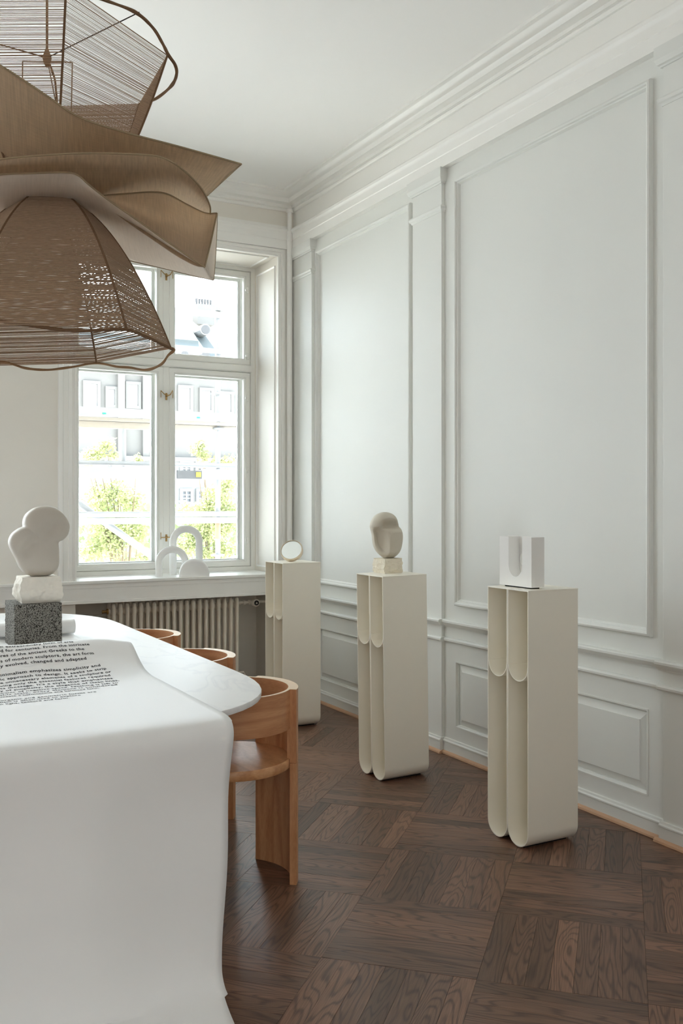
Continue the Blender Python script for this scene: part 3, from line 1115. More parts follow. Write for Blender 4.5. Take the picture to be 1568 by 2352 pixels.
# on the table: aerated cube, limestone, cloud-shaped marble
BLK = Vector((0.842, 4.575, TZ + 0.0024))
o = obj('aerated_block', block('aerated_block', 0.210, 0.250, 0.200, 26, 0.0025, 60, 'aerated_stone', seed=3), None)
o.location = BLK
tag(o, 'dark grey speckled aerated stone cube standing on the paper runner', 'stone block')
LIM = BLK + Vector((0.020, -0.015, 0.2002))
o = obj('limestone_block', block('limestone_block', 0.168, 0.150, 0.118, 24, 0.013, 13, 'rough_limestone', bulge=0.013, seed=7, smooth=25), None)
o.location = LIM
tag(o, 'pale rough-sided limestone block on top of the grey speckled cube', 'stone block')
SC = 4.36 / FPX
oc = [(400, 1182), (550, 1190), (690, 1172), (770, 1100), (805, 1000), (805, 800), (800, 680), (870, 640), (940, 560), (968, 440), (940, 340), (870, 240), (780, 160), (680, 125), (580, 122), (460, 150), (360, 220), (310, 300), (298, 380),
      (296, 430), (230, 460), (140, 530), (95, 620), (92, 700), (130, 800), (190, 920), (240, 1040), (310, 1130)]
oc = [((x / 6.533 - 81) * SC * 1.02, (1321.6 - (1140 + y / 6.533)) * SC) for x, y in oc]


def cloud_relief(x, z, s):
    # a shallow diagonal valley between the upper lobes and the lower body
    q = (z - 0.17 - (x + 0.02) * 0.85) / 0.035
    return 0.018 * math.exp(-q * q) * min(1, s * 3)


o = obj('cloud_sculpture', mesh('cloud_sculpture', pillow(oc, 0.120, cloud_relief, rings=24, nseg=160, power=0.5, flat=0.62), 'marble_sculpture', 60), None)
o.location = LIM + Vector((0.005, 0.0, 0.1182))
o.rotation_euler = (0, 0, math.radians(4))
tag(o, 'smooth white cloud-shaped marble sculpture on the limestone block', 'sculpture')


# ------------------------------------------------------------------ the three cream pedestals
PDX, PDY = 0.262, 0.268


def make_pedestal(H, name, label, loc, lean=0.0):
    t = 0.004
    r = (PDY / 2 - 0.003) / 2
    th = thing(name, label, 'pedestal', loc, 0, 'cream pedestals along the wall')
    th.rotation_euler = (0, lean, 0)
    zs = 0.672
    for c in (-PDY / 4, PDY / 4):
        def upath(rad, ztop, zb):
            p = [(c - rad, ztop)]
            p += [(c - rad * math.cos(PI * k / 24), zb + r - rad * math.sin(PI * k / 24)) for k in range(25)]
            p += [(c + rad, ztop)]
            return p
        outer = upath(r, H - 0.004, 0.004)
        inner = upath(r - t, H - 0.004, 0.004)
        ch = obj('channel', MB().prism(outer + inner[::-1], lambda p, a: (a, p[0], p[1]), -PDX / 2, PDX / 2), 'cream_lacquer', th, smooth=30)
        obj('back_panel', MB().prism(inner, lambda p, a: (a, p[0], p[1]), PDX / 2 - 0.006, PDX / 2 - 0.001), 'cream_lacquer', ch)
        ro, ri = r - t, r - t - 0.003
        arc = [(c - ro * math.cos(PI * k / 24), zs + r - ro * math.sin(PI * k / 24)) for k in range(25)]
        arc += [(c + ri * math.cos(PI * k / 24), zs + r - ri * math.sin(PI * k / 24)) for k in range(25)]
        obj('shelf', MB().prism(arc, lambda p, a: (a, p[0], p[1]), -PDX / 2 + 0.001, PDX / 2 - 0.006), 'cream_lacquer', th, smooth=30)
        obj('foot', MB().box(-PDX / 2 + 0.02, PDX / 2 - 0.02, c - 0.016, c + 0.016, 0.0, 0.007), 'black_rubber', th)
    obj('top_plate', MB().box(-PDX / 2, PDX / 2, -PDY / 2, PDY / 2, H - 0.005, H), 'cream_lacquer', th, bevel=0.001)
    return th


def ped_center(x0, y0):
    return (x0 + PDX / 2, y0 + PDY / 2, 0)


PR = ped_center(2.470, 2.985)
PM = ped_center(2.450, 4.060)
PL = ped_center(2.470, 5.318)
HR, HM, HL = 1.050, 1.038, 1.032
LEAN = math.radians(-0.9)           # the middle one stands slightly out of plumb
make_pedestal(HR, 'pedestal', 'nearest tall cream pedestal with rounded channels, carrying the white U block', PR)
make_pedestal(HM, 'pedestal', 'middle tall cream pedestal with rounded channels, carrying the taupe head', PM, LEAN)
make_pedestal(HL, 'pedestal', 'furthest tall cream pedestal with rounded channels, carrying the round mirror', PL)

# round mirror on the far pedestal
mir = thing('table_mirror', 'small round mirror with pale rim on the furthest pedestal', 'mirror', (PL[0] - 0.01, PL[1] - 0.005, HL))
MRr = 0.073
rim = MB()
rim.lathe([(MRr - 0.0075, -0.008), (MRr - 0.003, -0.010), (MRr, -0.004), (MRr - 0.002, 0.020), (MRr - 0.010, 0.030), (0.0005, 0.032)], (0, 0, 0), 48, 'Y', cap=False)
nrm = (-_F * 0.80 + _R * -0.16 + _U * 0.52).normalized()
xa = (_R + _U * 0.36).normalized()
xa = (xa - nrm * xa.dot(nrm)).normalized()
za = xa.cross(-nrm)
Mm = Matrix((xa, -nrm, za)).transposed()
zmin = min((Mm @ Vector(v)).z for v in rim.v)
rim.v = [tuple((Mm @ Vector(v)) - Vector((0, 0, zmin - 0.0005))) for v in rim.v]
obj('rim', rim, 'mirror_frame', mir, smooth=30)
dm = MB()
dm.lathe([(0.0005, -0.0055), (MRr - 0.007, -0.0055), (MRr - 0.007, 0.01)], (0, 0, 0), 48, 'Y')
dm.v = [tuple((Mm @ Vector(v)) - Vector((0, 0, zmin - 0.0005))) for v in dm.v]
obj('mirror_glass', dm, 'mirror_glass', mir, smooth=30)

# travertine block and taupe head on the middle pedestal
TR = Vector((2.603 - 0.016, 4.262, HM + 0.0005))
o = obj('travertine_block', block('travertine_block', 0.108, 0.112, 0.076, 26, 0.009, 22, 'rough_travertine', bulge=0.002, seed=21, smooth=20), None)
o.location = TR
o.rotation_euler = (0, LEAN, 0)
tag(o, 'small rough cream travertine block on the middle pedestal', 'stone block')
SC = 4.93 / FPX
oh = [(570, 1532), (720, 1536), (850, 1532), (1000, 1420), (1080, 1280), (1125, 1100), (1143, 900), (1130, 760), (1090, 650), (1035, 580), (1010, 480), (960, 340), (880, 230), (760, 165), (600, 140), (450, 170), (320, 240), (220, 370),
      (170, 520), (180, 640), (225, 820), (240, 1000), (265, 1150), (330, 1300), (440, 1430)]
HK = SC / 13.07
oh = [((x - 690) * HK * 1.02, (1534 - y) * HK) for x, y in oh]
zc_ = (1534 - 575) * HK
xc_ = (610 - 690) * HK


def head_relief(x, z, s):
    e = min(1, s * 4)
    # brow overhang: the top lobe stands forward of a sharp crease
    q = (z - zc_) / 0.014
    lf = 1 / (1 + math.exp(-(x + 0.046) / 0.006))
    d = -0.016 * math.exp(-((z - zc_ - 0.050) / 0.030) ** 2) * e
    d += 0.036 * math.exp(-((z - zc_) / (0.026 if z > zc_ else 0.011)) ** 2) * e * lf
    # vertical ridge below the brow: two faces meeting at a soft arris
    if z < zc_:
        k = min(1, (zc_ - z) / 0.03) * min(1, max(0, z) / 0.02)
        d += e * k * (-0.018 + 1.25 * max(0.0, xc_ - x) + 0.05 * max(0.0, x - xc_))
        d += e * k * 0.018 * math.exp(-((x - xc_ + 0.022) / 0.016) ** 2 - ((z - 0.078) / 0.035) ** 2)
    return d


o = obj('head_sculpture', mesh('head_sculpture', pillow(oh, 0.115, head_relief, rings=44, nseg=220, power=0.55, flat=0.85), 'taupe_stone', 60), None)
o.location = TR + Vector((-0.002, 0.0, 0.0765))
o.rotation_euler = (0, LEAN, math.radians(-10))
tag(o, 'taupe abstract egg-shaped head with a creased brow on the travertine block', 'sculpture')

# white U block on the near pedestal: front slab with a U cut, back plate with a round hole
ub = thing('plaster_sculpture', 'white plaster block with a U-shaped cut on the nearest pedestal', 'sculpture', (2.524 + 0.034, 3.028 + 0.106, HR), 0.0)
UW, UH, UD = 0.208, 0.212, 0.070          # width along y, height, depth along x
hw = 0.044
u_in = [(-hw, UH)] + [(-hw * math.cos(PI * k / 20), 0.096 - hw * 1.15 * math.sin(PI * k / 20)) for k in range(21)] + [(hw, UH)]
poly = [(-UW / 2, UH), (-UW / 2, 0.006), (UW / 2, 0.006), (UW / 2, UH)] + [(y, z) for y, z in u_in[::-1]]
obj('front_slab', MB().prism(poly, lambda p, a: (a, p[0], p[1]), -UD / 2, UD / 2 - 0.014), 'white_plaster', ub, smooth=30)
bm_ = MB()


def on_rect(y, z):
    dy, dz = y - 0.004, z - 0.118
    t = 1e9
    if dy > 1e-9: t = min(t, (UW / 2 - 0.003 - 0.004) / dy)
    if dy < -1e-9: t = min(t, (-UW / 2 + 0.003 - 0.004) / dy)
    if dz > 1e-9: t = min(t, (UH - 0.118) / dz)
    if dz < -1e-9: t = min(t, (0.006 - 0.118) / dz)
    return (0.004 + dy * t, 0.118 + dz * t)


# the plate is lofted from the hole outwards; rectangle corners are added to the ray directions
angs = sorted([2 * PI * k / 48 for k in range(48)] + [math.atan2(zz - 0.118, yy - 0.004) % (2 * PI) for yy in (-UW / 2 + 0.003, UW / 2 - 0.003) for zz in (0.006, UH)])
hole = [(0.004 + 0.036 * math.cos(a), 0.118 + 0.036 * math.sin(a)) for a in angs]
rect = [on_rect(0.004 + math.cos(a), 0.118 + math.sin(a)) for a in angs]
xb0, xb1 = UD / 2 - 0.0125, UD / 2
bm_.sweep([[(xb0, *q) for q in hole], [(xb0, *q) for q in rect], [(xb1, *q) for q in rect], [(xb1, *q) for q in hole], [(xb0, *q) for q in hole]], close=True)
obj('back_plate', bm_, 'white_plaster', ub)
obj('plinth_pad', MB().box(-UD / 2 + 0.012, UD / 2 - 0.012, -UW / 2 + 0.02, UW / 2 - 0.02, 0.0003, 0.007), 'black_rubber', ub)

# ------------------------------------------------------------------ white ceramics on the window sill
SZ = 0.8842


def arch(name, label, base, half, height, rad, yawdeg, splay=0.0):
    leg = height - half - rad
    pts = [(-half - splay, 0, 0.0), (-half - splay * 0.5, 0, leg * 0.5), (-half, 0, leg)]
    pts += [(-half * math.cos(PI * k / 18), 0, leg + half * math.sin(PI * k / 18)) for k in range(1, 18)]
    pts += [(half, 0, leg), (half, 0, leg * 0.5), (half, 0, 0.0)]
    o = obj(name, mesh(name, MB().tube(catmull(pts, 60), rad, 20), 'white_ceramic', 50), None)
    o.location = base
    o.rotation_euler = (0, 0, math.radians(yawdeg))
    return tag(o, label, 'sculpture', 'white ceramics on the window sill')


arch('ceramic_arch', 'tall white ceramic arch at the back of the window sill group', (2.291, 6.60, SZ), 0.094, 0.358, 0.026, -14)
arch('ceramic_arch', 'low white ceramic arch leaning behind the half-disc on the sill', (2.162, 6.530, SZ), 0.094, 0.214, 0.025, -8)
hd = []
hr = 0.106
base_h = 0.018
prof_o = [(-hr, 0), (-hr, base_h)] + [(-hr * math.cos(PI * k / 28), base_h + hr * math.sin(PI * k / 28)) for k in range(1, 28)] + [(hr, base_h), (hr, 0)]
dm = MB()
rows = []
for ins, y in ((0.016, -0.036), (0.008, -0.0345), (0.002, -0.028), (0.0, -0.018), (0.0, 0.018), (0.002, 0.028), (0.008, 0.0345), (0.016, 0.036)):
    k = (hr - ins) / hr
    rows.append([(x * k, y, max(0.0, z * k)) for x, z in prof_o])
dm.sweep(rows, close=True, cap=True)
o = obj('ceramic_half_disc', mesh('ceramic_half_disc', dm, 'white_ceramic', 50), None)
o.location = (2.292, 6.430, SZ)
o.rotation_euler = (0, 0, math.radians(-12))
tag(o, 'white ceramic half-disc at the front of the window sill', 'sculpture', 'white ceramics on the window sill')


# ------------------------------------------------------------------ round-backed oak chairs
def arc_panel(mb, r0, r1, a0, a1, z0, z1, n=24):
    rows = []
    for k in range(n + 1):
        a = a0 + (a1 - a0) * k / n
        c, s = math.cos(a), math.sin(a)
        rows.append([(r0 * c, r0 * s, z0), (r1 * c, r1 * s, z0), (r1 * c, r1 * s, z1), (r0 * c, r0 * s, z1)])
    mb.sweep(rows, close=True, cap=True)
    return mb


CH = 0.7185


def make_chair(label, loc, rotz):
    t = thing('dining_chair', label, 'chair', loc, rotz, 'oak chairs along the table')
    A = math.radians(41)
    bt = math.radians(128)
    rb0, rb1, rl = 0.212, 0.223, 0.248
    bd_ = obj('back_band', arc_panel(MB(), rb0, rb1, -bt, bt, 0.575, CH - 0.0015, 60), 'chair_oak_band', t, smooth=35)
    obj('rim', arc_panel(MB(), rb0 - 0.0002, rb1 + 0.0002, -bt, bt, CH - 0.0015, CH, 60), 'rim_oak', bd_, smooth=35)
    bp_ = obj('back_post', arc_panel(MB(), rb1, rl, -A, A, 0.448, CH - 0.0015, 24), 'chair_oak', t, smooth=35)
    obj('rim', arc_panel(MB(), rb1, rl + 0.0002, -A, A, CH - 0.0015, CH, 24), 'rim_oak', bp_, smooth=35)
    obj('leg', arc_panel(MB(), rb1, rl, -A, A, 0.0, 0.4465, 24), 'chair_oak', t, smooth=35)
    obj('inner_support', arc_panel(MB(), rb0, rb1, -A * 0.97, A * 0.97, 0.43, 0.575, 24), 'chair_oak', t, smooth=35)
    for sg in (-1, 1):
        a0, a1 = sorted((sg * math.radians(134), sg * math.radians(164)))
        obj('leg', arc_panel(MB(), rb1, rl, a0, a1, 0.0, 0.470, 16), 'chair_oak', t, smooth=35)
    st = MB()
    st.lathe([(0.0005, 0.428), (0.219, 0.428), (0.2215, 0.432), (0.2215, 0.458), (0.218, 0.463), (0.10, 0.460), (0.0005, 0.459)], (0, 0, 0), 64)
    obj('seat', st, 'seat_oak', t, smooth=35)
    obj('screw', MB().lathe([(0.004, 0.0), (0.004, -0.0015)], (rb0 * math.cos(-0.75), rb0 * math.sin(-0.75), 0.715), 10, 'X'), 'dark_metal', t)
    return t


make_chair('nearest round-backed oak chair, its seat and curved leg in full view', (1.318, 3.292, 0), math.radians(2))
make_chair('second round-backed oak chair along the table, only its back showing', (1.385, 4.075, 0), math.radians(2))
make_chair('furthest round-backed oak chair along the table, nearest the radiator', (1.395, 4.860, 0), math.radians(2))

# ------------------------------------------------------------------ large pendant lamp of linen petals and thread-wound frames
HUB = P(108, 440, 3.50)
lamp = thing('pendant_lamp', 'large brown pendant lamp of layered linen petals and thread-wound wire shades', 'lamp', (HUB.x, HUB.y, HUB.z))
LO_ = lamp.location.copy()


def lpart(name, mb, material, parent=None, smooth=40, **k):
    return obj(name, mb, material, parent or lamp, smooth=smooth, off=LO_, **k)


def rope(pts, r, n=60, wob=0.0, seed=0):
    c = catmull(pts, n)
    rs = []
    for i, p in enumerate(c):
        q = noise.noise(Vector((i * 0.23 + seed, seed * 3.1, 0)))
        c[i] = p + Vector((noise.noise(p * 9 + Vector((seed, 0, 0))), noise.noise(p * 9 + Vector((0, seed, 5))), noise.noise(p * 9 + Vector((3, 0, seed))))) * wob
        rs.append(r * (1 + 0.35 * q))
    return MB().tube(c, rs, 8)


def bell(tops, rims, bulge, nstr, rs, name, seed):
    """thread-wound shade: curved ribs with horizontal threads stretched between neighbours"""
    def rib(i, t):
        a, b = tops[i], rims[i]
        g = math.sqrt(max(t, 0)) if bulge > 0.1 else t + bulge * math.sin(PI * t)
        return Vector((a.x + (b.x - a.x) * g, a.y + (b.y - a.y) * g, a.z + (b.z - a.z) * t))
    n = len(tops)
    rnd = random.Random(seed)
    for i in range(n):
        lpart('rib', MB().tube([rib(i, (k / 24) ** 1.6) for k in range(25)], 0.0040, 8), 'jute_dark')
    for i in range(n):
        j = (i + 1) % n
        m = MB()
        for k in range(nstr):
            t = (k + 0.5 + rnd.uniform(-0.28, 0.28)) / nstr
            t = t ** 1.25 if bulge > 0.1 else t
            a, b = rib(i, t), rib(j, t + rnd.uniform(-0.3, 0.3) / nstr)
            m.tube([a, b], rs * rnd.uniform(0.75, 1.3), 4, cap=False)
        o = lpart('thread_panel', m, 'thread', smooth=None, recalc=False)
        o['kind'] = 'stuff'
    return rib


# lower shade
AP = P(112, 448, 3.48)
tops = [AP + Vector((0.012 * math.cos(k), 0.012 * math.sin(k), 0)) for k in range(6)]
rims = [P(290, 755, 3.12), P(393, 802, 3.50), P(222, 834, 3.86), P(-70, 842, 3.92), P(-200, 805, 3.50), P(-80, 742, 3.10)]
bell(tops, rims, 0.15, 160, 0.0018, 'lower', 5)
lpart('rim_wire', rope([P(-200, 805, 3.50), P(-140, 752, 3.25), P(-80, 736, 3.10), P(0, 738, 3.11), P(100, 752, 3.12), P(160, 759, 3.12), P(230, 757, 3.12), P(290, 757, 3.12), P(330, 770, 3.24), P(370, 790, 3.40), P(398, 803, 3.50)], 0.0058, 90, 0.003, 2), 'jute_dark')
lpart('hoop_wire', rope([P(-200, 806, 3.50), P(-130, 850, 3.75), P(-70, 843, 3.90), P(0, 831, 3.88), P(60, 845, 3.86), P(110, 850, 3.86), P(165, 843, 3.86), P(222, 834, 3.86), P(280, 843, 3.76), P(335, 849, 3.66), P(368, 838, 3.58), P(386, 816, 3.52), P(400, 804, 3.50), P(392, 799, 3.50)], 0.0050, 110, 0.003, 7), 'jute')

# upper shade, opening upwards
tops = [P(128, 420, 3.36), P(258, 440, 3.50), P(238, 445, 3.64), P(70, 445, 3.66), P(0, 440, 3.50), P(30, 420, 3.36)]
rims = [P(152, -38, 3.12), P(385, 125, 3.50), P(320, 238, 3.82), P(40, 246, 3.90), P(-150, 130, 3.50), P(-110, -36, 3.12)]
bell(tops, rims, 0.06, 142, 0.00112, 'upper', 11)
lpart('hoop_wire', rope([P(150, -60, 3.14), P(195, -15, 3.22), P(240, 0, 3.30), P(310, 27, 3.42), P(350, 62, 3.48), P(372, 98, 3.50), P(386, 126, 3.50), P(402, 150, 3.55), P(405, 172, 3.60), P(394, 197, 3.68), P(362, 224, 3.78), P(322, 240, 3.82)], 0.0060, 90, 0.002, 9), 'jute_dark')
node = P(108, 133, 3.50)
lpart('spoke', MB().tube([node, P(320, 28, 3.43)], 0.0022, 6), 'dark_metal')
lpart('spoke', MB().tube([node, P(-150, 60, 3.45)], 0.0026, 6), 'jute_dark')
lpart('spoke', MB().tube([node, P(130, 246, 3.86)], 0.0022, 6), 'jute_dark')
lpart('cord', MB().tube([node, Vector((node.x, node.y, CEIL))], 0.0045, 8), 'jute')
lpart('knot', MB().lathe([(0.004, -0.035), (0.012, -0.02), (0.017, 0.0), (0.010, 0.02), (0.005, 0.035)], node, 12), 'jute')
lpart('ceiling_rose', MB().lathe([(0.055, CEIL - 0.001), (0.055, CEIL - 0.012), (0.045, CEIL - 0.024), (0.008, CEIL - 0.03)], (node.x, node.y, 0), 28), 'trim_paint')
lpart('flex', rope([node, P(120, 165, 3.50), P(128, 200, 3.49), P(130, 300, 3.48), P(112, 440, 3.50)], 0.0040, 40, 0.001, 4), 'jute')
for (a, b) in (((52, 141), (50, 300)), ((52, 141), (166, 143)), ((166, 143), (163, 300))):
    lpart('cage_wire', MB().tube([P(a[0], a[1], 3.48), P(b[0], b[1], 3.48)], 0.0022, 6), 'jute')


def petal(name, ctrl, material, nu=64, nv=22, edges=('first',), wob=0.0, seed=0):
    """linen sheet lofted through rows of control points, with piped edges"""
    rows = [catmull([P(*q) for q in r], nu) for r in ctrl]
    cols = [catmull([rows[i][j] for i in range(len(rows))], nv) for j in range(nu)]
    grid = [[cols[j][i] for j in range(nu)] for i in range(nv)]
    if wob:
        for i in range(nv):
            for j in range(nu):
                f = math.sin(PI * i / (nv - 1))
                grid[i][j] = grid[i][j] + Vector((0, 0, wob * f * noise.noise(Vector((j * 0.12, i * 0.1, seed)))))
    m = MB()
    m.sweep(grid)
    me = mesh(name, m, material, 80, off=LO_, recalc=False)
    uvl = me.uv_layers.new(name='UVMap')
    uvs = []
    for p in me.polygons:
        for li in p.loop_indices:
            vi = me.loops[li].vertex_index
            uvs += [(vi % nu) / (nu - 1), (vi // nu) / (nv - 1)]
    uvl.data.foreach_set('uv', uvs)
    o = obj(name, me, None, lamp)
    so = o.modifiers.new('cloth', 'SOLIDIFY')
    so.thickness = 0.002
    so.offset = 0
    if 'first' in edges:
        obj('piping', mesh('piping', MB().tube(grid[0], 0.0032, 6), 'piping', 40, off=LO_), None, o)
    if 'last' in edges:
        obj('piping', mesh('piping', MB().tube(grid[-1], 0.0030, 6), 'piping', 40, off=LO_), None, o)
    if 'right' in edges:
        obj('piping', mesh('piping', MB().tube([r[-1] for r in grid], 0.0030, 6), 'piping', 40, off=LO_), None, o)
    return o


# top petal: a broad sheet whose near edge sweeps down to a point on the right
petal('linen_petal', [
    [(-330, 60, 3.25), (-160, 60, 3.05), (0, 150, 2.99), (100, 215, 3.00), (180, 268, 3.03), (280, 302, 3.10), (420, 339, 3.26), (554, 377, 3.42)],
    [(-310, 250, 3.45), (-140, 260, 3.28), (10, 300, 3.22), (105, 335, 3.22), (185, 358, 3.24), (280, 372, 3.32), (405, 388, 3.46), (520, 408, 3.58)],
    [(-290, 420, 3.70), (-100, 440, 3.56), (20, 450, 3.50), (110, 455, 3.50), (190, 455, 3.52), (280, 455, 3.60), (380, 455, 3.70), (475, 450, 3.78)]],
    'linen_brown', edges=('first', 'right'), seed=1)
# scoop petal below it
petal('linen_petal', [
    [(-300, 430, 3.38), (-120, 388, 3.10), (0, 366, 3.00), (110, 356, 2.99), (200, 352, 3.00), (300, 354, 3.04), (370, 361, 3.10), (420, 390, 3.22), (460, 430, 3.36), (481, 470, 3.50), (483, 493, 3.56)],
    [(-290, 450, 3.50), (-110, 425, 3.28), (0, 405, 3.20), (110, 400, 3.20), (200, 400, 3.22), (300, 402, 3.28), (372, 405, 3.34), (415, 425, 3.42), (450, 455, 3.50), (474, 480, 3.56), (481, 496, 3.58)],
    [(-280, 470, 3.62), (-100, 460, 3.46), (0, 450, 3.42), (110, 455, 3.44), (200, 455, 3.46), (300, 450, 3.52), (372, 448, 3.56), (415, 462, 3.60), (445, 478, 3.62), (468, 490, 3.61), (480, 499, 3.60)]],
    'linen_sand', edges=('first',), seed=2)
# inner folded petal seen inside the scoop
petal('linen_petal', [
    [(190, 455, 3.46), (240, 449, 3.44), (300, 444, 3.42), (350, 441, 3.42), (385, 446, 3.44), (430, 470, 3.50), (470, 489, 3.55), (498, 490, 3.56)],
    [(190, 452, 3.40), (240, 462, 3.42), (300, 480, 3.44), (350, 497, 3.46), (395, 517, 3.47), (435, 540, 3.47), (465, 550, 3.46), (486, 548, 3.44)],
    [(185, 440, 3.30), (235, 468, 3.32), (295, 512, 3.34), (350, 550, 3.34), (400, 584, 3.33), (435, 604, 3.31), (455, 612, 3.29), (470, 613, 3.28)]],
    'linen_brown', edges=('first', 'right'), seed=3)
# lowest petal, bounce light painted into its colour; near edge falls to a point
petal('linen_petal', [
    [(-260, 470, 3.30), (-120, 420, 3.15), (0, 401, 3.08), (70, 398, 3.07), (150, 396, 3.07), (178, 402, 3.08), (205, 425, 3.10), (250, 460, 3.15), (310, 502, 3.20), (380, 552, 3.23), (430, 587, 3.25), (471, 614, 3.26)],
    [(-260, 520, 3.50), (-120, 470, 3.38), (0, 448, 3.32), (70, 440, 3.30), (145, 440, 3.30), (185, 452, 3.32), (225, 470, 3.34), (270, 498, 3.37), (325, 532, 3.40), (385, 570, 3.42), (435, 600, 3.42), (475, 622, 3.40)],
    [(-260, 580, 3.75), (-120, 540, 3.66), (0, 510, 3.60), (70, 490, 3.58), (140, 490, 3.58), (190, 500, 3.58), (235, 520, 3.58), (280, 548, 3.58), (330, 572, 3.58), (390, 596, 3.57), (440, 618, 3.55), (482, 634, 3.52)],
    [(-260, 625, 3.95), (-120, 600, 3.88), (0, 585, 3.84), (70, 580, 3.80), (140, 580, 3.80), (195, 583, 3.78), (240, 588, 3.76), (290, 597, 3.74), (345, 609, 3.72), (400, 622, 3.69), (445, 633, 3.66), (490, 643, 3.62)]],
    'linen_bounce_lit', nv=26, edges=('first', 'last'), seed=4)
# narrow return of the same cloth closing the right-hand tip
petal('linen_petal', [
    [(498, 490, 3.57), (497, 530, 3.59), (494, 590, 3.61), (490, 643, 3.62)],
    [(486, 548, 3.46), (487, 570, 3.50), (487, 600, 3.54), (487, 638, 3.58)],
    [(471, 614, 3.28), (474, 618, 3.33), (478, 624, 3.40), (482, 634, 3.50)]],
    'linen_bounce_lit', nu=16, nv=8, edges=('first',), seed=5)

# ------------------------------------------------------------------ outside: street, scaffold, trees, palace across the square
ST = -7.5
street = struct('ground', MB().box(-160, 220, BACKT + 0.05, 260, ST - 0.3, ST), 'street', label='pale street and square outside')

# scaffold in front of the window
SY = 8.35
sc = thing('scaffold', 'steel scaffold with plank decks just outside the window', 'scaffold', (2.6, SY, ST))
SL = sc.location.copy()


def spart(name, mb, material, smooth=None, **k):
    return obj(name, mb, material, sc, smooth=smooth, off=SL, **k)


def zof(v, u=400, y=SY):
    return PY(u, v, y).z


def xof(u, v=1000, y=SY):
    return PY(u, v, y).x


for u in (500, 283, 60):
    x = xof(u)
    ztop = 6.0 if u == 500 else zof(985, u)
    zbot = ST if u == 500 else zof(1078, u)
    spart('upright', MB().tube([(x, SY, zbot), (x, SY, ztop)], 0.0245, 14), 'scaffold_steel', 40)
x5 = xof(500)
for v in (714, 905, 985, 1178, 1275):
    z = zof(v, 500)
    spart('rosette', MB().lathe([(0.03, -0.012), (0.062, -0.006), (0.062, 0.006), (0.03, 0.012)], (x5, SY, z), 16), 'scaffold_steel', 30)
XA, XB = -2.0, 6.0
for v, r in ((718, 0.030), (803, 0.022), (1181, 0.026)):
    z = zof(v, 450, SY - 0.05)
    spart('guard_rail', MB().tube([(XA, SY - 0.05, z), (XB, SY - 0.05, z)], r, 12), 'scaffold_steel', 40)
zr = zof(1191, 450, SY - 0.05)
spart('toe_board', MB().box(XA, XB, SY - 0.06, SY - 0.03, zr - 0.045, zr + 0.01), 'scaffold_steel')
# upper deck: a grey front board, then three planks seen from below
z0 = zof(958, 450, SY - 0.1)
spart('deck_edge', MB().box(XA, XB, SY - 0.12, SY - 0.08, z0 - 0.03, z0 + 0.045), 'scaffold_steel')
spart('deck_plank', MB().box(XA, XB, SY - 0.07, SY + 0.20, z0 - 0.065, z0 - 0.035), 'scaffold_board')
spart('deck_plank', MB().box(XA, XB, SY + 0.21, SY + 0.48, z0 - 0.065, z0 - 0.035), 'scaffold_board')
spart('deck_plank', MB().box(XA, XB, SY + 0.49, SY + 0.78, z0 - 0.065, z0 - 0.035), 'scaffold_board')
spart('deck_beam', MB().box(XA, XB, SY - 0.02, SY + 0.03, z0 - 0.125, z0 - 0.068), 'scaffold_board')
z1 = zof(1090, 450, SY - 0.1)
spart('guard_board', MB().box(XA, xof(396), SY - 0.12, SY - 0.09, z1 - 0.042, z1 + 0.06), 'scaffold_steel')
spart('guard_board', MB().box(xof(397), xof(452), SY - 0.121, SY - 0.091, z1 - 0.040, z1 + 0.035), 'scaffold_grey', label='dark smudged guard board')
spart('guard_board', MB().box(xof(453), XB, SY - 0.12, SY - 0.09, z1 - 0.042, z1 + 0.05), 'scaffold_steel')
spart('guard_rail', MB().tube([(XA, SY - 0.05, z1 + 0.09), (XB, SY - 0.05, z1 + 0.09)], 0.022, 12), 'scaffold_steel', 40)
xt = xof(445)
spart('tag', MB().box(xt - 0.022, xt + 0.022, SY - 0.128, SY - 0.122, z1 - 0.022, z1 + 0.020), 'tag_yellow', label='yellow tag')
for u in (231, 445):
    xg = xof(u)
    spart('tag', MB().box(xg - 0.014, xg + 0.016, SY - 0.126, SY - 0.121, z0 - 0.012, z0 + 0.0), 'tag_green', label='green tag')
zt = zof(1215, 500)
spart('tag', MB().lathe([(0.0255, -0.09), (0.0255, 0.09)], (x5, SY, zt), 14), 'tag_red', label='red sleeve')
spart('brace', MB().tube([(xof(150), SY + 0.05, zof(1133, 150)), (xof(420), SY + 0.05, zof(1326, 420))], 0.030, 12), 'scaffold_steel', 40)
spart('brace', MB().tube([(x5, SY, zof(815, 500)), (x5 + 0.9, SY + 0.8, zof(770, 560))], 0.028, 12), 'scaffold_steel', 40)
# unseen deck added above the window head to block most of the sun
for k in range(4):
    y0 = SY - 1.0 + k * 0.30
    for xa_, xb_ in ((XA, XB),) if k > 1 else ((XA, 1.50), (2.46, XB)):      # gap opened to let sun onto the sill and reveal
        spart('deck_plank', MB().box(xa_, xb_, y0, y0 + 0.292, 4.02, 4.06), 'scaffold_board')


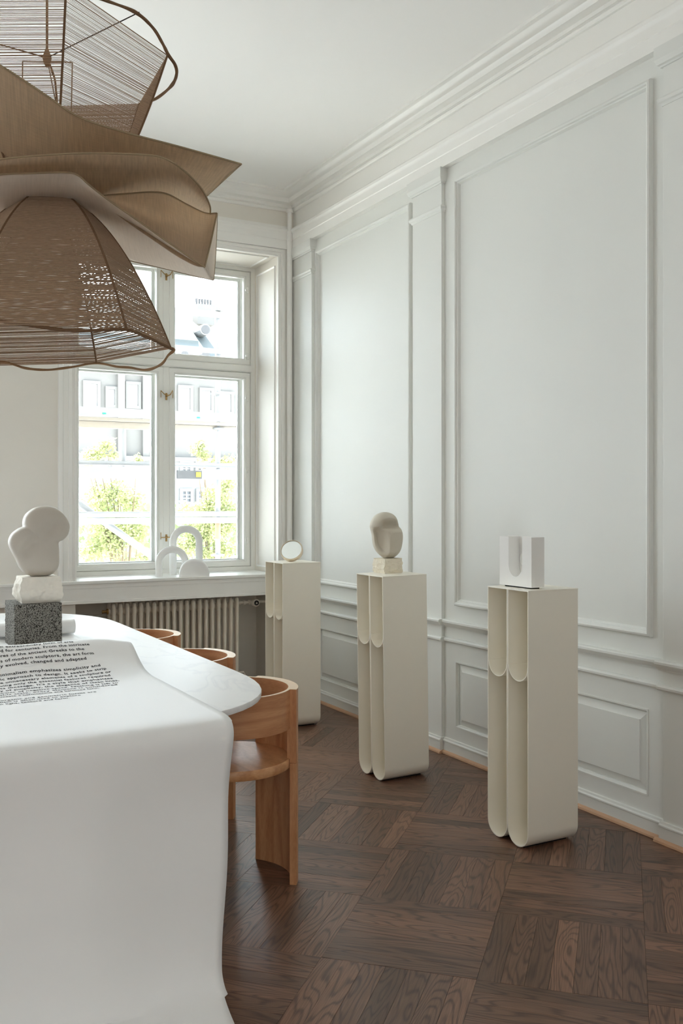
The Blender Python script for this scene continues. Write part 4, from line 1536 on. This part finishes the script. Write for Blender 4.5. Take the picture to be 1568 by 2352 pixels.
def tree(name, label, base, trunk_h, blobs, n, seed, leaf=0.085):
    t = thing(name, label, 'tree', base)
    rnd = random.Random(seed)
    tm_ = MB()
    tm_.tube([(0, 0, 0), (0.1, 0, trunk_h * 0.5), (0, 0, trunk_h)], [0.10, 0.075, 0.04], 8)
    obj('trunk', tm_, 'bark', t, smooth=40)
    b = Vector(base)
    for (c, r) in blobs:
        q = Vector(c) - b
        obj('branch', MB().tube([(0, 0, trunk_h * 0.75), (q.x * 0.5, q.y * 0.5, trunk_h * 0.75 + (q.z - trunk_h * 0.75) * 0.6), tuple(q)], [0.030, 0.018, 0.006], 6), 'bark', t, smooth=40)
    m = MB()
    tot = sum(r ** 2 for _, r in blobs)
    for (c, r) in blobs:
        q = Vector(c) - b
        for _ in range(int(n * r ** 2 / tot)):
            d = Vector((rnd.gauss(0, 1), rnd.gauss(0, 1), rnd.gauss(0, 0.8)))
            d = d.normalized() * r * rnd.random() ** 0.4
            p = q + d
            a = Vector((rnd.uniform(-1, 1), rnd.uniform(-1, 1), rnd.uniform(-1, 0.4))).normalized() * leaf * rnd.uniform(0.6, 1.2)
            s = a.cross(Vector((rnd.uniform(-1, 1), rnd.uniform(-1, 1), rnd.uniform(-1, 1)))).normalized() * leaf * 0.30
            m.add([p, p + a * 0.5 + s, p + a, p + a * 0.5 - s], [(0, 1, 2, 3)])
    o = obj('foliage', m, 'leaf', t, recalc=False)
    o['kind'] = 'stuff'
    return t


def blob(u, v, y, r):
    return (tuple(PY(u, v, y)), r)


TY = 22.0
bx = PY(289, 1290, TY).x
tree('street_tree', 'pale green street tree outside the left casement', (bx, TY, ST), 7.6, [
    blob(225, 1140, TY, 0.42), blob(275, 1130, TY, 0.36), blob(305, 1150, TY + 0.3, 0.34), blob(235, 1200, TY, 0.50), blob(290, 1215, TY, 0.46), blob(250, 1255, TY, 0.42), blob(205, 1265, TY, 0.30), blob(320, 1225, TY, 0.26),
    blob(245, 1020, TY, 0.22), blob(225, 1040, TY, 0.20), blob(205, 1045, TY, 0.20), blob(200, 1068, TY, 0.18), blob(262, 1045, TY, 0.14), blob(315, 1055, TY, 0.14), blob(330, 1280, TY, 0.22)], 7600, 3)
bx = PY(505, 1290, TY).x
tree('street_tree', 'pale green street tree outside the right casement', (bx, TY + 0.5, ST), 7.4, [
    blob(500, 1140, TY, 0.40), blob(470, 1170, TY, 0.30), blob(425, 1168, TY, 0.22), blob(520, 1190, TY, 0.38), blob(490, 1215, TY, 0.44), blob(450, 1225, TY, 0.30), blob(430, 1250, TY, 0.32), blob(515, 1265, TY, 0.30), blob(470, 1275, TY, 0.26),
    blob(450, 1030, TY, 0.20), blob(463, 1015, TY, 0.13), blob(468, 1045, TY, 0.17), blob(500, 1058, TY, 0.16), blob(525, 1060, TY, 0.22), blob(522, 1110, TY, 0.24)], 7000, 8)
hd_ = MB()
rnd = random.Random(2)
hc = PY(430, 1205, 48.0)
for _ in range(1500):
    p = Vector((rnd.uniform(-9, 9), rnd.uniform(-1, 1), rnd.uniform(ST - hc.z, 1.1)))
    a = Vector((rnd.uniform(-1, 1), rnd.uniform(-1, 1), rnd.uniform(-1, 1))).normalized() * 0.5
    s = a.cross(Vector((0, 1, 0.3))).normalized() * 0.22
    hd_.add([p, p + a * 0.5 + s, p + a, p + a * 0.5 - s], [(0, 1, 2, 3)])
mat('hedge', (92, 112, 72), 0.8, 0.2)
o = obj('hedge', hd_, 'hedge', None, recalc=False)
o.location = hc
o['kind'] = 'stuff'
tag(o, 'dark green clipped trees in front of the palace', 'hedge')

# palace across the square
FY = 92.0
pal = thing('palace', 'grey stone palace with a pale copper mansard roof across the square', 'building', (30, FY, ST))
PLo = pal.location.copy()


def ppart(name, mb, material, parent=None, **k):
    return obj(name, mb, material, parent or pal, off=PLo, **k)


def fz(v, u=450): return PY(u, v, FY).z
def fx(u, v=900): return PY(u, v, FY).x


X0, X1 = 5.0, fx(560)
EAVE = fz(842)
ppart('wall', MB().box(X0, X1, FY, FY + 14, fz(1055), EAVE), 'facade_stone')
ppart('lower_wall', MB().box(X0, X1, FY - 0.6, FY + 14, ST, fz(1058)), 'facade_white')
ppart('string_course', MB().box(X0, X1, FY - 0.8, FY + 0.2, fz(1062), fz(1052)), 'facade_stone')
ppart('eaves', MB().box(X0 - 1, X1 + 1, FY - 0.9, FY + 0.5, EAVE - 0.5, EAVE + 0.3), 'facade_stone')
ppart('pier', MB().box(fx(268), fx(284), FY - 0.5, FY + 1, fz(1060), EAVE), 'facade_stone')
ppart('pier', MB().box(fx(325), fx(340), FY - 0.5, FY + 1, fz(1060), EAVE), 'facade_stone')
RT = PY(470, 722, FY + 7).z
rf = MB()
rf.prism([(FY - 0.3, EAVE + 0.3), (FY + 1.4, EAVE + 2.6), (FY + 1.4, EAVE + 2.9), (FY + 7, RT), (FY + 13, RT), (FY + 14, EAVE)], fY, X0 - 0.5, X1 - 4.5)
roof = ppart('roof', rf, 'roof_copper')
hp = MB()
hp.add([(X1 - 4.5, FY - 0.3, EAVE + 0.3), (X1 + 0.6, FY - 0.3, EAVE + 0.3), (X1 - 4.5, FY + 7, RT), (X1 + 0.6, FY + 14, EAVE + 0.3), (X1 - 4.5, FY + 13, RT)], [(0, 1, 2), (1, 3, 4, 2)])
ppart('roof_hip', hp, 'roof_copper', roof)
for a, b in ((PY(450, 700, FY + 7).x, PY(489, 700, FY + 7).x),):
    ch = ppart('chimney', MB().box(a, b, FY + 6.5, FY + 8.2, RT - 1.2, PY(470, 701, FY + 7).z), 'facade_stone')
    for k in range(6):
        w_ = (b - a) / 6
        ppart('chimney_pot', MB().lathe([(w_ * 0.28, 0), (w_ * 0.42, 0.55), (w_ * 0.44, 0.7)], (a + w_ * (k + 0.5), FY + 7.3, PY(470, 701, FY + 7).z), 8), 'facade_dark', ch)


def dormer(u, v0, v1, wpx):
    x = fx(u)
    w2 = wpx * 0.0434 / 2
    za, zb = fz(v1, u), fz(v0, u)
    pr = [(x - w2, za), (x - w2, zb - w2)] + [(x - w2 * math.cos(PI * k / 12), zb - w2 + w2 * math.sin(PI * k / 12)) for k in range(1, 12)] + [(x + w2, zb - w2), (x + w2, za)]
    d = ppart('dormer', MB().prism(pr, lambda p, a: (p[0], a, p[1]), FY - 0.6, FY + 3), 'facade_dark')
    ppart('pane', MB().box(x - w2 * 0.6, x - 0.05, FY - 0.68, FY - 0.6, za, za + (zb - za) * 0.5), 'window_pale', d)
    ppart('pane', MB().box(x + 0.05, x + w2 * 0.6, FY - 0.68, FY - 0.6, za, za + (zb - za) * 0.5), 'window_pale', d)


for u in (420, 468, 516, 372, 324):
    dormer(u, 808, 842, 20)
od = P(472, 757, 99)
dd = ppart('round_dormer', MB().lathe([(0.60, -1.2), (0.60, 1.5)], (od.x, FY + 3.0, od.z), 18, 'Y'), 'facade_white')
ppart('round_pane', MB().lathe([(0.46, -1.26), (0.46, -1.2)], (od.x, FY + 3.0, od.z), 18, 'Y'), 'facade_dark', dd)


def pwin(u0, u1, v0, v1, pane='window_pale', bars=False, surround=True):
    xa_, xb_ = fx((u0 + u1) / 2) - (u1 - u0) * 0.0217, fx((u0 + u1) / 2) + (u1 - u0) * 0.0217
    za, zb = fz(v1, (u0 + u1) / 2), fz(v0, (u0 + u1) / 2)
    yy = FY if v0 < 1050 else FY - 0.6
    m = MB()
    m.frame(lambda a, b, h: (a, yy - h, b), xa_ - 0.3, xb_ + 0.3, za - 0.3, zb + 0.3, [(0, 0), (0, 0.25), (0.3, 0.25), (0.3, -0.05)])
    wd = ppart('window', m, 'facade_stone' if surround else 'facade_white')
    ppart('pane', MB().box(xa_, xb_, yy - 0.06, yy + 0.05, za, zb), pane, wd)
    if bars:
        b = MB()
        xm = (xa_ + xb_) / 2
        b.box(xm - 0.09, xm + 0.09, yy - 0.16, yy - 0.06, za, zb)
        ppart('glazing_bar', b, 'facade_white', wd)
        for f in (0.33, 0.66):
            zz = za + (zb - za) * f
            ppart('glazing_bar', MB().box(xa_, xb_, yy - 0.15, yy - 0.06, zz - 0.06, zz + 0.06), 'facade_white', wd)


for q in ((197, 222, 882, 932), (248, 262, 895, 930), (294, 316, 884, 932), (413, 436, 892, 940), (462, 484, 898, 942), (508, 530, 906, 946)):
    pwin(*q)
for q in ((242, 252, 1056, 1075), (413, 431, 1067, 1082), (448, 466, 1066, 1080), (413, 432, 1129, 1152), (450, 468, 1129, 1152)):
    pwin(*q, pane='window_dark', bars=True, surround=False)
